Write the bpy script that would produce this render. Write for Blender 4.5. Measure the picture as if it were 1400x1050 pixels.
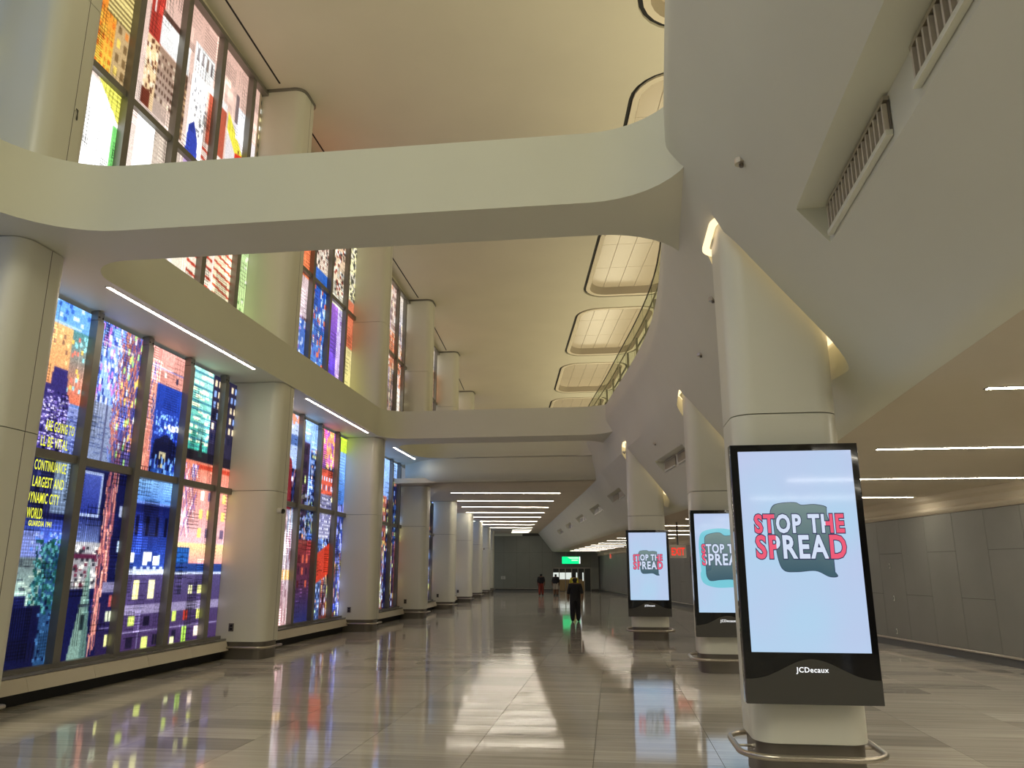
import bpy, bmesh, math, random
import numpy as np
from mathutils import Vector, Matrix

for o in list(bpy.data.objects):
    bpy.data.objects.remove(o)
S = bpy.context.scene
COL = S.collection

# ------------------------------------------------------------------ camera
cam_d = bpy.data.cameras.new('camera')
cam = bpy.data.objects.new('camera', cam_d)
COL.objects.link(cam)
cam_d.sensor_fit = 'HORIZONTAL'
cam_d.sensor_width = 36.0
cam_d.lens = 1045.0 / 1400.0 * 36.0
cam_d.clip_end = 300
cam.location = (0, 0, 2.0)
cam.rotation_euler = (math.radians(90 + 13.71), 0, math.radians(7.31))
S.camera = cam

# ------------------------------------------------------------------ world, exposure, big lights
W = bpy.data.worlds.new('world')
S.world = W
W.use_nodes = True
W.node_tree.nodes['Background'].inputs[0].default_value = (0.55, 0.62, 0.72, 1)
W.node_tree.nodes['Background'].inputs[1].default_value = 0.3
S.view_settings.view_transform = 'Standard'
S.view_settings.look = 'None'
S.view_settings.exposure = 0.15
S.view_settings.gamma = 1.0
S.view_settings.use_curve_mapping = False


def area_light(name, loc, size, size_y, power, color, rot):
    d = bpy.data.lights.new(name, 'AREA')
    d.shape = 'RECTANGLE'
    d.size = size
    d.size_y = size_y
    d.energy = power
    d.color = color
    o = bpy.data.objects.new(name, d)
    COL.objects.link(o)
    o.location = loc
    o.rotation_euler = rot
    return o


WARM = (1.0, 0.90, 0.62)
# unseen area lights added above the concourse floor to brighten the upper ceiling
area_light('concourse_fill', (4.6, 8, 8.3), 2.5, 34, 1000, WARM, (math.pi, 0, 0))
area_light('concourse_fill', (1.0, 43, 8.3), 2.5, 30, 700, WARM, (math.pi, 0, math.radians(9)))
# unseen area light added behind the camera to fill the hall
area_light('hall_fill', (-3.5, -3.5, 13.5), 6, 7, 820, (1.0, 0.97, 0.80), (0, 0, 0))

# ------------------------------------------------------------------ materials
MATS = {}


def lin(c):
    return tuple((v / 255.0 / 12.92 if v / 255.0 <= 0.04045 else ((v / 255.0 + 0.055) / 1.055) ** 2.4) for v in c)


def mat(name, rgb, rough=0.5, metal=0.0, spec=0.5, noise=0.0, nscale=3.0, bump=0.0, bscale=60.0, coat=0.0):
    if name in MATS:
        return MATS[name]
    m = bpy.data.materials.new(name)
    m.use_nodes = True
    nt = m.node_tree
    b = nt.nodes['Principled BSDF']
    b.inputs['Base Color'].default_value = (*rgb, 1)
    b.inputs['Roughness'].default_value = rough
    b.inputs['Metallic'].default_value = metal
    b.inputs['Specular IOR Level'].default_value = spec
    b.inputs['Coat Weight'].default_value = coat
    tc = nt.nodes.new('ShaderNodeTexCoord')
    if noise > 0:
        n = nt.nodes.new('ShaderNodeTexNoise')
        n.inputs['Scale'].default_value = nscale
        n.inputs['Detail'].default_value = 4
        nt.links.new(tc.outputs['Object'], n.inputs['Vector'])
        r = nt.nodes.new('ShaderNodeValToRGB')
        r.color_ramp.elements[0].position = 0.3
        r.color_ramp.elements[1].position = 0.7
        r.color_ramp.elements[0].color = (*[c * (1 - noise) for c in rgb], 1)
        r.color_ramp.elements[1].color = (*[min(1, c * (1 + noise)) for c in rgb], 1)
        nt.links.new(n.outputs['Fac'], r.inputs['Fac'])
        nt.links.new(r.outputs['Color'], b.inputs['Base Color'])
    if bump > 0:
        n2 = nt.nodes.new('ShaderNodeTexNoise')
        n2.inputs['Scale'].default_value = bscale
        nt.links.new(tc.outputs['Object'], n2.inputs['Vector'])
        bp = nt.nodes.new('ShaderNodeBump')
        bp.inputs['Strength'].default_value = bump
        bp.inputs['Distance'].default_value = 0.01
        nt.links.new(n2.outputs['Fac'], bp.inputs['Height'])
        nt.links.new(bp.outputs['Normal'], b.inputs['Normal'])
    MATS[name] = m
    return m


def emit(name, rgb, strength):
    if name in MATS:
        return MATS[name]
    m = bpy.data.materials.new(name)
    m.use_nodes = True
    nt = m.node_tree
    b = nt.nodes['Principled BSDF']
    b.inputs['Base Color'].default_value = (*[c * .3 for c in rgb], 1)
    b.inputs['Roughness'].default_value = 0.25
    b.inputs['Emission Color'].default_value = (*rgb, 1)
    b.inputs['Emission Strength'].default_value = strength
    MATS[name] = m
    return m


def print_mat(name, strength):
    """backlit printed glass: colour of each printed cell from the mesh attribute 'ink'"""
    m = bpy.data.materials.new(name)
    m.use_nodes = True
    nt = m.node_tree
    b = nt.nodes['Principled BSDF']
    a = nt.nodes.new('ShaderNodeAttribute')
    a.attribute_name = 'ink'
    b.inputs['Base Color'].default_value = (0.01, 0.01, 0.012, 1)
    b.inputs['Specular IOR Level'].default_value = 0.12
    b.inputs['Roughness'].default_value = 0.08
    nt.links.new(a.outputs['Color'], b.inputs['Emission Color'])
    b.inputs['Emission Strength'].default_value = strength
    MATS[name] = m
    return m


PLASTER = mat('cream_plaster', (0.70, 0.70, 0.57), 0.55, noise=0.02, nscale=0.7)
CEILM = mat('ceiling_paint', (0.64, 0.60, 0.47), 0.7, noise=0.025, nscale=0.5)
CEILDARK = mat('low_ceiling_paint', (0.62, 0.55, 0.42), 0.7, noise=0.03, nscale=0.5)
COLM = mat('column_panel', (0.73, 0.72, 0.61), 0.32, noise=0.015, nscale=0.8)
SEAM = mat('dark_joint', (0.10, 0.09, 0.075), 0.8)
BASEM = mat('bronze_base', (0.20, 0.18, 0.15), 0.38, 0.7, noise=0.06, nscale=2)
STEEL = mat('brushed_steel', (0.55, 0.50, 0.42), 0.28, 0.95, noise=0.05, nscale=25)
MULL = mat('bronze_mullion', (0.22, 0.21, 0.185), 0.4, 0.35, noise=0.05, nscale=4)
SILLM = mat('sill_panel', (0.62, 0.56, 0.44), 0.4, noise=0.02)
SILLTOP = mat('sill_metal', (0.32, 0.31, 0.29), 0.25, 0.7)
BLACK = mat('black_recess', (0.012, 0.012, 0.012), 0.7)
GREYWALL = mat('grey_wall_panel', (0.21, 0.205, 0.18), 0.5, noise=0.04, nscale=1.2)
FARWALL = mat('far_wall_panel', (0.25, 0.255, 0.21), 0.5, noise=0.05, nscale=0.8)
GLASSBLACK = mat('black_glass', (0.006, 0.006, 0.007), 0.08, coat=0.3)
KGREY = mat('kiosk_grey', (0.065, 0.062, 0.054), 0.45)
STRIPF = emit('strip_lamp_dim', (1.0, 0.90, 0.74), 27.0)
STRIPP = emit('strip_lamp_passage', (1.0, 0.90, 0.74), 42.0)
STRIP = emit('strip_lamp', (1.0, 0.92, 0.76), 48.0)
COVE = emit('cove_lamp', (1.0, 0.76, 0.44), 1.4)
COFFER = emit('coffer_tile_added_glow', (1.0, 0.80, 0.47), 0.2)  # plain tiles given a weak glow in place of light they reflect
WHITETX = emit('white_letter', (0.95, 0.97, 1.0), 1.0)

# ------------------------------------------------------------------ mesh helpers


def recentre(vs):
    v = np.array(vs, float)
    lo, hi = v.min(0), v.max(0)
    c = np.array([(lo[0] + hi[0]) / 2, (lo[1] + hi[1]) / 2, lo[2]])
    return c, v - c


def mk(name, verts, faces, m, parent=None, smooth=None, centre=True, loc=None):
    me = bpy.data.meshes.new(name)
    if loc is not None:
        c, v = Vector(loc), verts
    elif centre and parent is None:
        c, v = recentre(verts)
    else:
        c, v = (0, 0, 0), verts
    me.from_pydata([tuple(p) for p in v], [], [tuple(f) for f in faces])
    if m is not None:
        me.materials.append(m)
    if smooth is not None:
        me.polygons.foreach_set('use_smooth', [True] * len(me.polygons))
        me.set_sharp_from_angle(angle=math.radians(smooth))
    o = bpy.data.objects.new(name, me)
    o.location = c
    COL.objects.link(o)
    if parent is not None:
        o.parent = parent
    return o


class MB:
    def __init__(s):
        s.v, s.f = [], []

    def add(s, vs, fs):
        n = len(s.v)
        s.v += [tuple(p) for p in vs]
        s.f += [tuple(i + n for i in f) for f in fs]
        return s

    def box(s, x0, x1, y0, y1, z0, z1):
        return s.add([(x0, y0, z0), (x1, y0, z0), (x1, y1, z0), (x0, y1, z0), (x0, y0, z1), (x1, y0, z1), (x1, y1, z1), (x0, y1, z1)],
                     [(0, 3, 2, 1), (4, 5, 6, 7), (0, 1, 5, 4), (1, 2, 6, 5), (2, 3, 7, 6), (3, 0, 4, 7)])

    def prism(s, poly, z0, z1):
        """poly ccw in xy; z0/z1 numbers or functions of (x, y)"""
        n = len(poly)
        f0 = z0 if callable(z0) else (lambda x, y: z0)
        f1 = z1 if callable(z1) else (lambda x, y: z1)
        vs = [(x, y, f0(x, y)) for x, y in poly] + [(x, y, f1(x, y)) for x, y in poly]
        fs = [tuple(range(n))[::-1], tuple(range(n, 2 * n))]
        fs += [(i, (i + 1) % n, n + (i + 1) % n, n + i) for i in range(n)]
        return s.add(vs, fs)

    def quadbox(s, p, z0, z1):
        return s.prism(p, z0, z1)

    def tube(s, path, r, n=8, closed=False):
        path = [Vector(p) for p in path]
        m = len(path)
        vs = []
        for i, p in enumerate(path):
            a = path[(i - 1) % m] if (closed or i > 0) else p
            b = path[(i + 1) % m] if (closed or i < m - 1) else p
            t = (b - a).normalized()
            up = Vector((0, 0, 1)) if abs(t.z) < 0.9 else Vector((1, 0, 0))
            u = t.cross(up).normalized()
            w = u.cross(t)
            for k in range(n):
                an = 2 * math.pi * k / n
                vs.append(p + u * (r * math.cos(an)) + w * (r * math.sin(an)))
        fs = []
        for i in range(m if closed else m - 1):
            j = (i + 1) % m
            for k in range(n):
                fs.append((i * n + k, i * n + (k + 1) % n, j * n + (k + 1) % n, j * n + k))
        if not closed:
            fs += [tuple(range(n)), tuple((m - 1) * n + k for k in range(n))[::-1]]
        return s.add(vs, fs)

    def obj(s, name, m, parent=None, smooth=None, **k):
        return mk(name, s.v, s.f, m, parent, smooth, **k)


def rrect(x0, x1, y0, y1, r, seg=6):
    """ccw rounded rectangle; r = (x0y0, x1y0, x1y1, x0y1)"""
    out = []
    for (cx, cy, sx, sy, a0, rr) in ((x0, y0, 1, 1, 180, r[0]), (x1, y0, -1, 1, 270, r[1]), (x1, y1, -1, -1, 0, r[2]), (x0, y1, 1, -1, 90, r[3])):
        if rr <= 0:
            out.append((cx, cy))
            continue
        for k in range(seg + 1):
            a = math.radians(a0 + 90 * k / seg)
            out.append((cx + sx * rr + rr * math.cos(a), cy + sy * rr + rr * math.sin(a)))
    return out


def empty(name, loc=(0, 0, 0), rz=0.0):
    o = bpy.data.objects.new(name, None)
    o.empty_display_size = 0.3
    o.location = loc
    o.rotation_euler = (0, 0, rz)
    COL.objects.link(o)
    return o


def tag(o, label, cat, group=None):
    o['label'] = label
    o['category'] = cat
    if group:
        o['group'] = group
    return o


def struct(o, label=None):
    o['kind'] = 'structure'
    if label:
        o['label'] = label
    return o


def copy_tree(o, parent=None):
    c = o.copy()
    COL.objects.link(c)
    c.parent = parent
    for ch in list(o.children):
        copy_tree(ch, c)
    return c


def text_mesh(body, size, offset=0.0, extrude=0.0, align='CENTER', spacing=1.0):
    cu = bpy.data.curves.new('t', 'FONT')
    cu.body = body
    cu.size = size
    cu.offset = offset
    cu.extrude = extrude
    cu.align_x = align
    cu.space_character = spacing
    cu.resolution_u = 3
    o = bpy.data.objects.new('t', cu)
    COL.objects.link(o)
    dg = bpy.context.evaluated_depsgraph_get()
    me = bpy.data.meshes.new_from_object(o.evaluated_get(dg))
    bpy.data.objects.remove(o)
    bpy.data.curves.remove(cu)
    v = [tuple(p.co) for p in me.vertices]
    f = [tuple(p.vertices) for p in me.polygons]
    bpy.data.meshes.remove(me)
    return np.array(v), f


# ------------------------------------------------------------------ plan of the hall


def smooth_path(pts, sig=1.5):
    ys = np.arange(-20, 95, 0.25)
    x = np.interp(ys, [p[0] for p in pts], [p[1] for p in pts])
    k = np.exp(-0.5 * (np.arange(-24, 25) * 0.25 / sig) ** 2)
    k /= k.sum()
    xp = np.pad(x, 24, mode='reflect', reflect_type='odd')
    return ys, np.convolve(xp, k, 'valid')


_R = smooth_path([(-20, 0.95), (4, 1.15), (8, 1.33), (12, 1.58), (16.6, 1.74), (20, 1.15), (24, 0.53), (29, -0.22), (36, -1.15), (45, -2.5), (60, -4.7), (80, -7.65), (95, -9.9)], 1.3)
_E = smooth_path([(-20, 0.35), (4, 0.58), (6.7, 0.68), (8.65, 0.8), (13, 1.04), (16.4, 1.12), (18.9, 0.92), (21.9, 0.52), (24, 0.2), (26.4, -0.1), (29.2, -0.58), (36, -1.6), (45, -2.95), (60, -5.15), (80, -8.1), (95, -10.3)], 1.2)
_L = smooth_path([(-20, -8.08), (26, -8.08), (34, -8.05), (41, -8.4), (49.5, -9.0), (58, -9.8), (66.5, -10.5), (73, -11.15), (95, -13.3)], 2.0)


def R(y):
    return float(np.interp(y, *_R))


def L(y):
    return float(np.interp(y, *_L))


def WR(y):
    return 8.44 - 0.163 * (y - 18.13)


def E(y):
    return float(np.interp(y, *_E))


# bulkhead section: nose points follow the balcony edge E, slope points follow the column line R
NOSE = [(0.03, 7.6), (0.0, 7.57), (0.0, 7.12), (0.012, 7.03), (0.04, 6.95), (0.09, 6.83), (0.19, 6.6)]
PROF = [(0.0, 5.7), (0.5, 5.05), (1.06, 4.33), (1.34, 3.98), (1.40, 3.915), (1.47, 3.86), (1.55, 3.825), (1.64, 3.806), (1.74, 3.80)]


def section(y):
    e, r = E(y), R(y)
    pts = [(e + u, z) for u, z in NOSE]
    x1, z1 = pts[-1]
    for t in (.35, .7):
        k = t * t * (3 - 2 * t) * .35 + t * .65
        pts.append((x1 + (r - x1) * k, z1 + (5.7 - z1) * t))
    pts += [(r + u, z) for u, z in PROF]
    return pts


def soffit(x, y):
    p = section(y)
    xs_ = np.maximum.accumulate([q[0] for q in p])
    return float(np.interp(x, xs_, [q[1] for q in p]))


ZS, ZT = 6.6, 7.6          # mezzanine soffit and top
ZLOW = 3.8                # low ceiling on the right
ZPASS = 5.65               # ceiling of the far passage


def ZC(y):
    return 14.95 - 0.037 * (y - 18)


Y0, Y1 = -12.0, 78.5
COLY = [0.55, 9.0, 17.7, 25.95, 33.2, 41.0, 49.5, 58.0, 66.5, 72.6]

# ------------------------------------------------------------------ floor
floor = MB().quadbox([(L(Y0) - 1.6, Y0), (WR(Y0), Y0), (WR(Y1 + 1), Y1 + 1), (L(Y1) - 1.6, Y1 + 1)], -0.2, -0.012).obj('floor', SEAM, centre=False)
struct(floor, 'polished stone tile floor')


def tile_material():
    m = bpy.data.materials.new('floor_stone')
    m.use_nodes = True
    nt = m.node_tree
    b = nt.nodes['Principled BSDF']
    g = nt.nodes.new('ShaderNodeNewGeometry')
    mp = nt.nodes.new('ShaderNodeMapping')
    mp.inputs['Scale'].default_value = (0.35, 9.0, 1)
    nt.links.new(g.outputs['Position'], mp.inputs['Vector'])
    n = nt.nodes.new('ShaderNodeTexNoise')
    n.inputs['Scale'].default_value = 1.4
    n.inputs['Detail'].default_value = 5
    nt.links.new(mp.outputs['Vector'], n.inputs['Vector'])
    r = nt.nodes.new('ShaderNodeValToRGB')
    r.color_ramp.elements[0].position = 0.3
    r.color_ramp.elements[0].color = (0.78, 0.77, 0.76, 1)
    r.color_ramp.elements[1].position = 0.7
    r.color_ramp.elements[1].color = (1.1, 1.1, 1.08, 1)
    nt.links.new(n.outputs['Fac'], r.inputs['Fac'])
    a = nt.nodes.new('ShaderNodeAttribute')
    a.attribute_name = 'ink'
    mx = nt.nodes.new('ShaderNodeMix')
    mx.data_type = 'RGBA'
    mx.blend_type = 'MULTIPLY'
    mx.inputs[0].default_value = 1.0
    nt.links.new(a.outputs['Color'], mx.inputs[6])
    nt.links.new(r.outputs['Color'], mx.inputs[7])
    nt.links.new(mx.outputs[2], b.inputs['Base Color'])
    b.inputs['Roughness'].default_value = 0.085
    b.inputs['Specular IOR Level'].default_value = 0.6
    # polished in strips: some rows slightly duller
    r2 = nt.nodes.new('ShaderNodeMapRange')
    r2.inputs['To Min'].default_value = 0.03
    r2.inputs['To Max'].default_value = 0.11
    nt.links.new(n.outputs['Fac'], r2.inputs['Value'])
    nt.links.new(r2.outputs['Result'], b.inputs['Roughness'])
    return m


TILEM = tile_material()
rng = random.Random(4)
TW, TD = 1.372, 0.6
base_tile = np.array([0.54, 0.505, 0.435])
NVAR = 7
tile_cols = [base_tile * f for f in (0.70, 0.82, 0.93, 1.0, 1.05, 1.12, 1.2)]


def set_ink(me, cols):
    at = me.attributes.new('ink', 'FLOAT_COLOR', 'FACE')
    a = np.ones((len(me.polygons), 4), np.float32)
    a[:, :3] = cols
    at.data.foreach_set('color', a.ravel())


tile_meshes = []
for c in tile_cols:
    b = MB().box(-TW / 2 + .003, TW / 2 - .003, -TD / 2 + .002, TD / 2 - .002, -0.012, 0)
    me = bpy.data.meshes.new('floor_tile')
    me.from_pydata(b.v, [], b.f)
    me.materials.append(TILEM)
    set_ink(me, c)
    tile_meshes.append(me)
far = MB()
far_c = []
ny = int((Y1 + 1 - Y0) / TD)
for j in range(ny):
    y = Y0 + TD * (j + .5)
    rowv = rng.choice([2, 2, 3, 3, 3, 4, 4, 5])
    for i in range(-9, 13):
        x = -0.27 + TW * (i + .5)
        if x < L(y) - 1.3 or x > WR(y) + .6:
            continue
        v = rowv if rng.random() < .5 else rng.choice([0, 1, 1, 2, 3, 3, 4, 5, 6])
        if 8.1 < y < 21.6 and -7 <= i <= 5:
            o = bpy.data.objects.new('floor_tile', tile_meshes[v])
            o.location = (x, y, 0)
            o.rotation_euler = (rng.gauss(0, .0016), rng.gauss(0, .0006), 0)
            COL.objects.link(o)
            o.parent = floor
        else:
            far.box(x - TW / 2 + .003, x + TW / 2 - .003, y - TD / 2 + .002, y + TD / 2 - .002, -0.012, 0)
            tx = rng.gauss(0, .0016)
            far.v[-4:] = [(p[0], p[1], p[2] + tx * (p[1] - y)) for p in far.v[-4:]]
            far_c += [tile_cols[v]] * 6
ft = far.obj('floor_tile_field', TILEM, floor)
set_ink(ft.data, np.array(far_c))
ft['kind'] = 'stuff'

# ------------------------------------------------------------------ upper ceiling, outer walls
ys = [Y0 - 2, 18, 33, 48, 82]
b = MB()
for a, c in zip(ys[:-1], ys[1:]):
    pass
vs, fs = [], []
for y in ys:
    vs += [(L(y) - 1.5, y, ZC(y)), (12.5, y, ZC(y)), (12.5, y, ZC(y) + .9), (L(y) - 1.5, y, ZC(y) + .9)]
for i in range(len(ys) - 1):
    for k in range(4):
        fs.append((i * 4 + k, (i + 1) * 4 + k, (i + 1) * 4 + (k + 1) % 4, i * 4 + (k + 1) % 4))
fs += [(0, 1, 2, 3), tuple(range(len(vs) - 4, len(vs)))[::-1]]
ceil_mesh = (vs, fs)


def boolean_cut(name, vs, fs, cutters, m, smooth):
    me = bpy.data.meshes.new(name)
    me.from_pydata([tuple(v) for v in vs], [], fs)
    bm = bmesh.new()
    bm.from_mesh(me)
    bmesh.ops.recalc_face_normals(bm, faces=bm.faces)
    bm.to_mesh(me)
    bm.free()
    o = bpy.data.objects.new(name, me)
    COL.objects.link(o)
    col = bpy.data.collections.new('cut')
    cuts = []
    for mb in cutters:
        cm = bpy.data.meshes.new('c')
        cm.from_pydata(mb.v, [], mb.f)
        bm = bmesh.new()
        bm.from_mesh(cm)
        bmesh.ops.recalc_face_normals(bm, faces=bm.faces)
        bm.to_mesh(cm)
        bm.free()
        co = bpy.data.objects.new('c', cm)
        col.objects.link(co)
        cuts.append(co)
    S.collection.children.link(col)
    md = o.modifiers.new('b', 'BOOLEAN')
    md.operand_type = 'COLLECTION'
    md.collection = col
    md.solver = 'EXACT'
    md.operation = 'DIFFERENCE'
    dg = bpy.context.evaluated_depsgraph_get()
    new = bpy.data.meshes.new_from_object(o.evaluated_get(dg))
    o.modifiers.clear()
    o.data = new
    new.name = name
    new.materials.clear()
    new.materials.append(m)
    new.polygons.foreach_set('use_smooth', [True] * len(new.polygons))
    new.set_sharp_from_angle(angle=math.radians(smooth))
    for co in cuts:
        bpy.data.objects.remove(co)
    bpy.data.collections.remove(col)
    return o


# coffers: rounded rectangles following the balcony direction
coffers = []   # (near-left corner y0, y1)
for (ya, yb) in ((-1.0, 6.6), (8.0, 16.7), (18.2, 25.3), (26.6, 33.9), (35.2, 42.7), (44.0, 50.8), (52.0, 58.5)):
    def cx(y):
        return float(np.interp(y, [-5, 14, 20, 28, 34, 42, 50, 60], [0.6, 1.02, 0.95, -0.25, -1.12, -2.4, -3.6, -5.1]))
    xa, xb = cx(ya), cx(yb)
    coffers.append((xa, ya, xb, yb, 4.1))


def coffer_poly(c, inset, r, seg=6):
    xa, ya, xb, yb, w = c
    k = (xb - xa) / (yb - ya)
    p = rrect(inset, w - inset, ya + inset, yb - inset, (r,) * 4, seg)
    return [(x + xa + k * (y - ya), y) for x, y in p]


cut = [MB().prism(coffer_poly(c, 0, 1.1), lambda x, y: ZC(y) - .1, lambda x, y: ZC(y) + .75) for c in coffers]
ceil = boolean_cut('ceiling_upper', ceil_mesh[0], ceil_mesh[1], cut, CEILM, 30)
struct(ceil, 'cream upper ceiling with rounded recesses')
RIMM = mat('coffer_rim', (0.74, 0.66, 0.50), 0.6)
for ci, c in enumerate(coffers):
    xa, ya, xb, yb, w = c
    cen = ((xa + xb) / 2 + w / 2, (ya + yb) / 2, ZC((ya + yb) / 2))
    root = empty('ceiling_coffer', cen)

    def ring(p0, p1, z0, z1, name, m, parent):
        n = len(p0)
        vs = [(x - cen[0], y - cen[1], ZC(y) + z0 - cen[2]) for x, y in p0] + [(x - cen[0], y - cen[1], ZC(y) + z1 - cen[2]) for x, y in p1]
        fs = [(i, (i + 1) % n, n + (i + 1) % n, n + i) for i in range(n)]
        return mk(name, vs, fs, m, parent, 40)
    # dark reveal gap, then a cream rim, then the recessed tiled panel
    ring(coffer_poly(c, 0.005, 1.1), coffer_poly(c, 0.13, 1.02), 0.06, 0.06, 'reveal_gap', BLACK, root)
    ring(coffer_poly(c, 0.12, 1.02), coffer_poly(c, 0.30, 0.85), 0.0, 0.0, 'rim', RIMM, root)
    ring(coffer_poly(c, 0.12, 1.02), coffer_poly(c, 0.12, 1.02), 0.0, 0.1, 'rim_edge', RIMM, root)
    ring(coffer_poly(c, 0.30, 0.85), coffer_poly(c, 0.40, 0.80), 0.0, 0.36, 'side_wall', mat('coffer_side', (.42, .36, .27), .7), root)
    k = (xb - xa) / (yb - ya)
    nx_, ny_ = 5, 3
    bx0, bx1, by0, by1 = .3, w - .3, ya + .3, yb - .3
    for i in range(nx_):
        for j in range(ny_):
            x0 = bx0 + (bx1 - bx0) * i / nx_ + .012
            x1 = bx0 + (bx1 - bx0) * (i + 1) / nx_ - .012
            y0 = by0 + (by1 - by0) * j / ny_ + .012
            y1 = by0 + (by1 - by0) * (j + 1) / ny_ - .012
            q = [(x0, y0), (x1, y0), (x1, y1), (x0, y1)]
            q = [(x + xa + k * (y - ya), y) for x, y in q]
            mbb = MB()
            mbb.prism(q, lambda x, y: ZC(y) + .33, lambda x, y: ZC(y) + .36)
            mbb.v = [(p[0] - cen[0], p[1] - cen[1], p[2] - cen[2]) for p in mbb.v]
            mbb.obj('ceiling_tile', COFFER, root)
    tag(root, ['first rounded ceiling coffer behind the camera', 'nearest rounded ceiling coffer, cut by the top of the picture', 'rounded ceiling coffer mostly hidden above the front cross beam',
               'largest rounded ceiling coffer seen just beyond the front cross beam', 'second rounded ceiling coffer beyond the front cross beam',
               'third rounded ceiling coffer beyond the front cross beam', 'farthest rounded ceiling coffer, just above the second cross beam'][ci], 'ceiling coffer', 'rounded coffers in the upper ceiling')

# slot diffuser lines and bulkhead strip above the upper glazing are made with the windows
# outer walls
struct(MB().box(L(Y0) - 1.9, 12.6, Y0 - 2.3, Y0 - 2.0, -.2, 16).obj('wall_back', PLASTER), 'cream wall behind the camera')
struct(MB().box(12.5, 12.8, Y0 - 2.0, 82, 3.8, 16).obj('wall_upper_right', PLASTER), 'cream wall of the upper concourse')
struct(MB().box(-16, 12.5, 82, 82.3, 3.8, 15).obj('wall_upper_far', PLASTER), 'cream far wall of the upper concourse')

# ------------------------------------------------------------------ mezzanine ledge with cross beams (plan shape with rounded voids)


def void_poly(y0, y1, rl0, rr0, rr1, rl1, seg=10):
    """ccw, left side on the ledge front, right side just inside the balcony edge"""
    out = []
    xl = lambda y: L(y) + 0.04
    xr = lambda y: E(y) + 0.32
    for k in range(seg + 1):
        a = math.pi + math.pi / 2 * k / seg
        out.append((xl(y0) + rl0 + rl0 * math.cos(a), y0 + rl0 + rl0 * math.sin(a)))
    for k in range(seg + 1):
        a = -math.pi / 2 + math.pi / 2 * k / seg
        out.append((xr(y0 + rr0) - rr0 + rr0 * math.cos(a), y0 + rr0 + rr0 * math.sin(a)))
    for y in np.linspace(y0 + rr0, y1 - rr1, 16)[1:-1]:
        out.append((xr(y), y))
    for k in range(seg + 1):
        a = math.pi / 2 * k / seg
        out.append((xr(y1 - rr1) - rr1 + rr1 * math.cos(a), y1 - rr1 + rr1 * math.sin(a)))
    for k in range(seg + 1):
        a = math.pi / 2 + math.pi / 2 * k / seg
        out.append((xl(y1) + rl1 + rl1 * math.cos(a), y1 - rl1 + rl1 * math.sin(a)))
    for y in np.linspace(y1 - rl1, y0 + rl0, 12)[1:-1]:
        out.append((xl(y), y))
    return out


def plan_solid(name, outer, holes, z0, z1, m):
    cu = bpy.data.curves.new(name, 'CURVE')
    cu.dimensions = '2D'
    cu.fill_mode = 'BOTH'
    cu.extrude = (z1 - z0) / 2
    for poly in [outer] + holes:
        sp = cu.splines.new('POLY')
        sp.points.add(len(poly) - 1)
        for p, (x, y) in zip(sp.points, poly):
            p.co = (x, y, 0, 1)
        sp.use_cyclic_u = True
    o = bpy.data.objects.new(name, cu)
    COL.objects.link(o)
    dg = bpy.context.evaluated_depsgraph_get()
    me = bpy.data.meshes.new_from_object(o.evaluated_get(dg))
    bpy.data.objects.remove(o)
    bm = bmesh.new()
    bm.from_mesh(me)
    bmesh.ops.remove_doubles(bm, verts=bm.verts, dist=1e-4)
    bmesh.ops.recalc_face_normals(bm, faces=bm.faces)
    bm.to_mesh(me)
    bm.free()
    me.materials.clear()
    me.materials.append(m)
    me.polygons.foreach_set('use_smooth', [True] * len(me.polygons))
    me.set_sharp_from_angle(angle=math.radians(35))
    ob = bpy.data.objects.new(name, me)
    ob.location = (0, 0, (z0 + z1) / 2)
    COL.objects.link(ob)
    return ob


yy = np.linspace(Y0 - 1.9, 34.6, 60)
outer = [(-9.45, Y0 - 1.9)] + [(max(R(y), E(y)) + .45, y) for y in yy] + [(-9.45, 34.6)]
voids = [void_poly(-7.0, 9.06, 1.3, 1.5, 1.25, 1.35), void_poly(10.06, 26.45, 0.8, 1.35, 1.3, 0.9), void_poly(27.7, 31.5, 0.8, 0.9, 0.8, 1.3)]
mez = plan_solid('ceiling_mezzanine', outer, voids, ZS, ZT, PLASTER)
struct(mez, 'cream ledge along the windows with two cross beams and rounded openings')

# upper floor slab beyond the voids and on the balcony side
yb = np.linspace(34.62, 81.9, 30)
struct(MB().prism([(L(y) - 1.2, y) for y in yb][::-1] + [(E(y) + .2, y) for y in yb], 6.6, 7.08).obj('floor_upper', PLASTER, centre=False))
yb = np.linspace(Y0 - 1.9, 81.9, 60)
struct(MB().prism([(R(y) + 2.4, y) for y in yb][::-1] + [(12.4, y) for y in (Y0 - 1.9, 81.9)], 7.3, 7.58).obj('floor_concourse', PLASTER, centre=False))

# ------------------------------------------------------------------ sloped balcony bulkhead on the right
TAIL = [(1.78, 3.82), (2.6, 3.82), (2.6, 7.6)]
ysw = np.concatenate([np.arange(Y0 - 1.9, 36, 0.75), np.arange(36, Y1 + .4, 3.0), [Y1 + .35]])
n = len(section(0)) + len(TAIL)
vs, fs = [], []
for y in ysw:
    vs += [(x, y, z) for x, z in section(y)] + [(R(y) + u, y, z) for u, z in TAIL]
for i in range(len(ysw) - 1):
    for k in range(n):
        fs.append((i * n + k, i * n + (k + 1) % n, (i + 1) * n + (k + 1) % n, (i + 1) * n + k))
fs += [tuple(range(n)), tuple(range((len(ysw) - 1) * n, len(ysw) * n))[::-1]]
KX = [(1.33, 8.28), (1.68, 16.55), (0.52, 23.95), (-1.05, 32.6)]   # left-front corners of display columns
KXall = KX[:3]
cutters = []
for (x, y) in KXall:
    cutters.append(MB().prism(rrect(x - .12, x + 1.1 + .17, y - .14, y + 1.15, (.3,) * 4), lambda a, c: soffit(a, c) - .6, lambda a, c, x=x, y=y: min(soffit(a, c) + .42, 5.98)))
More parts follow.
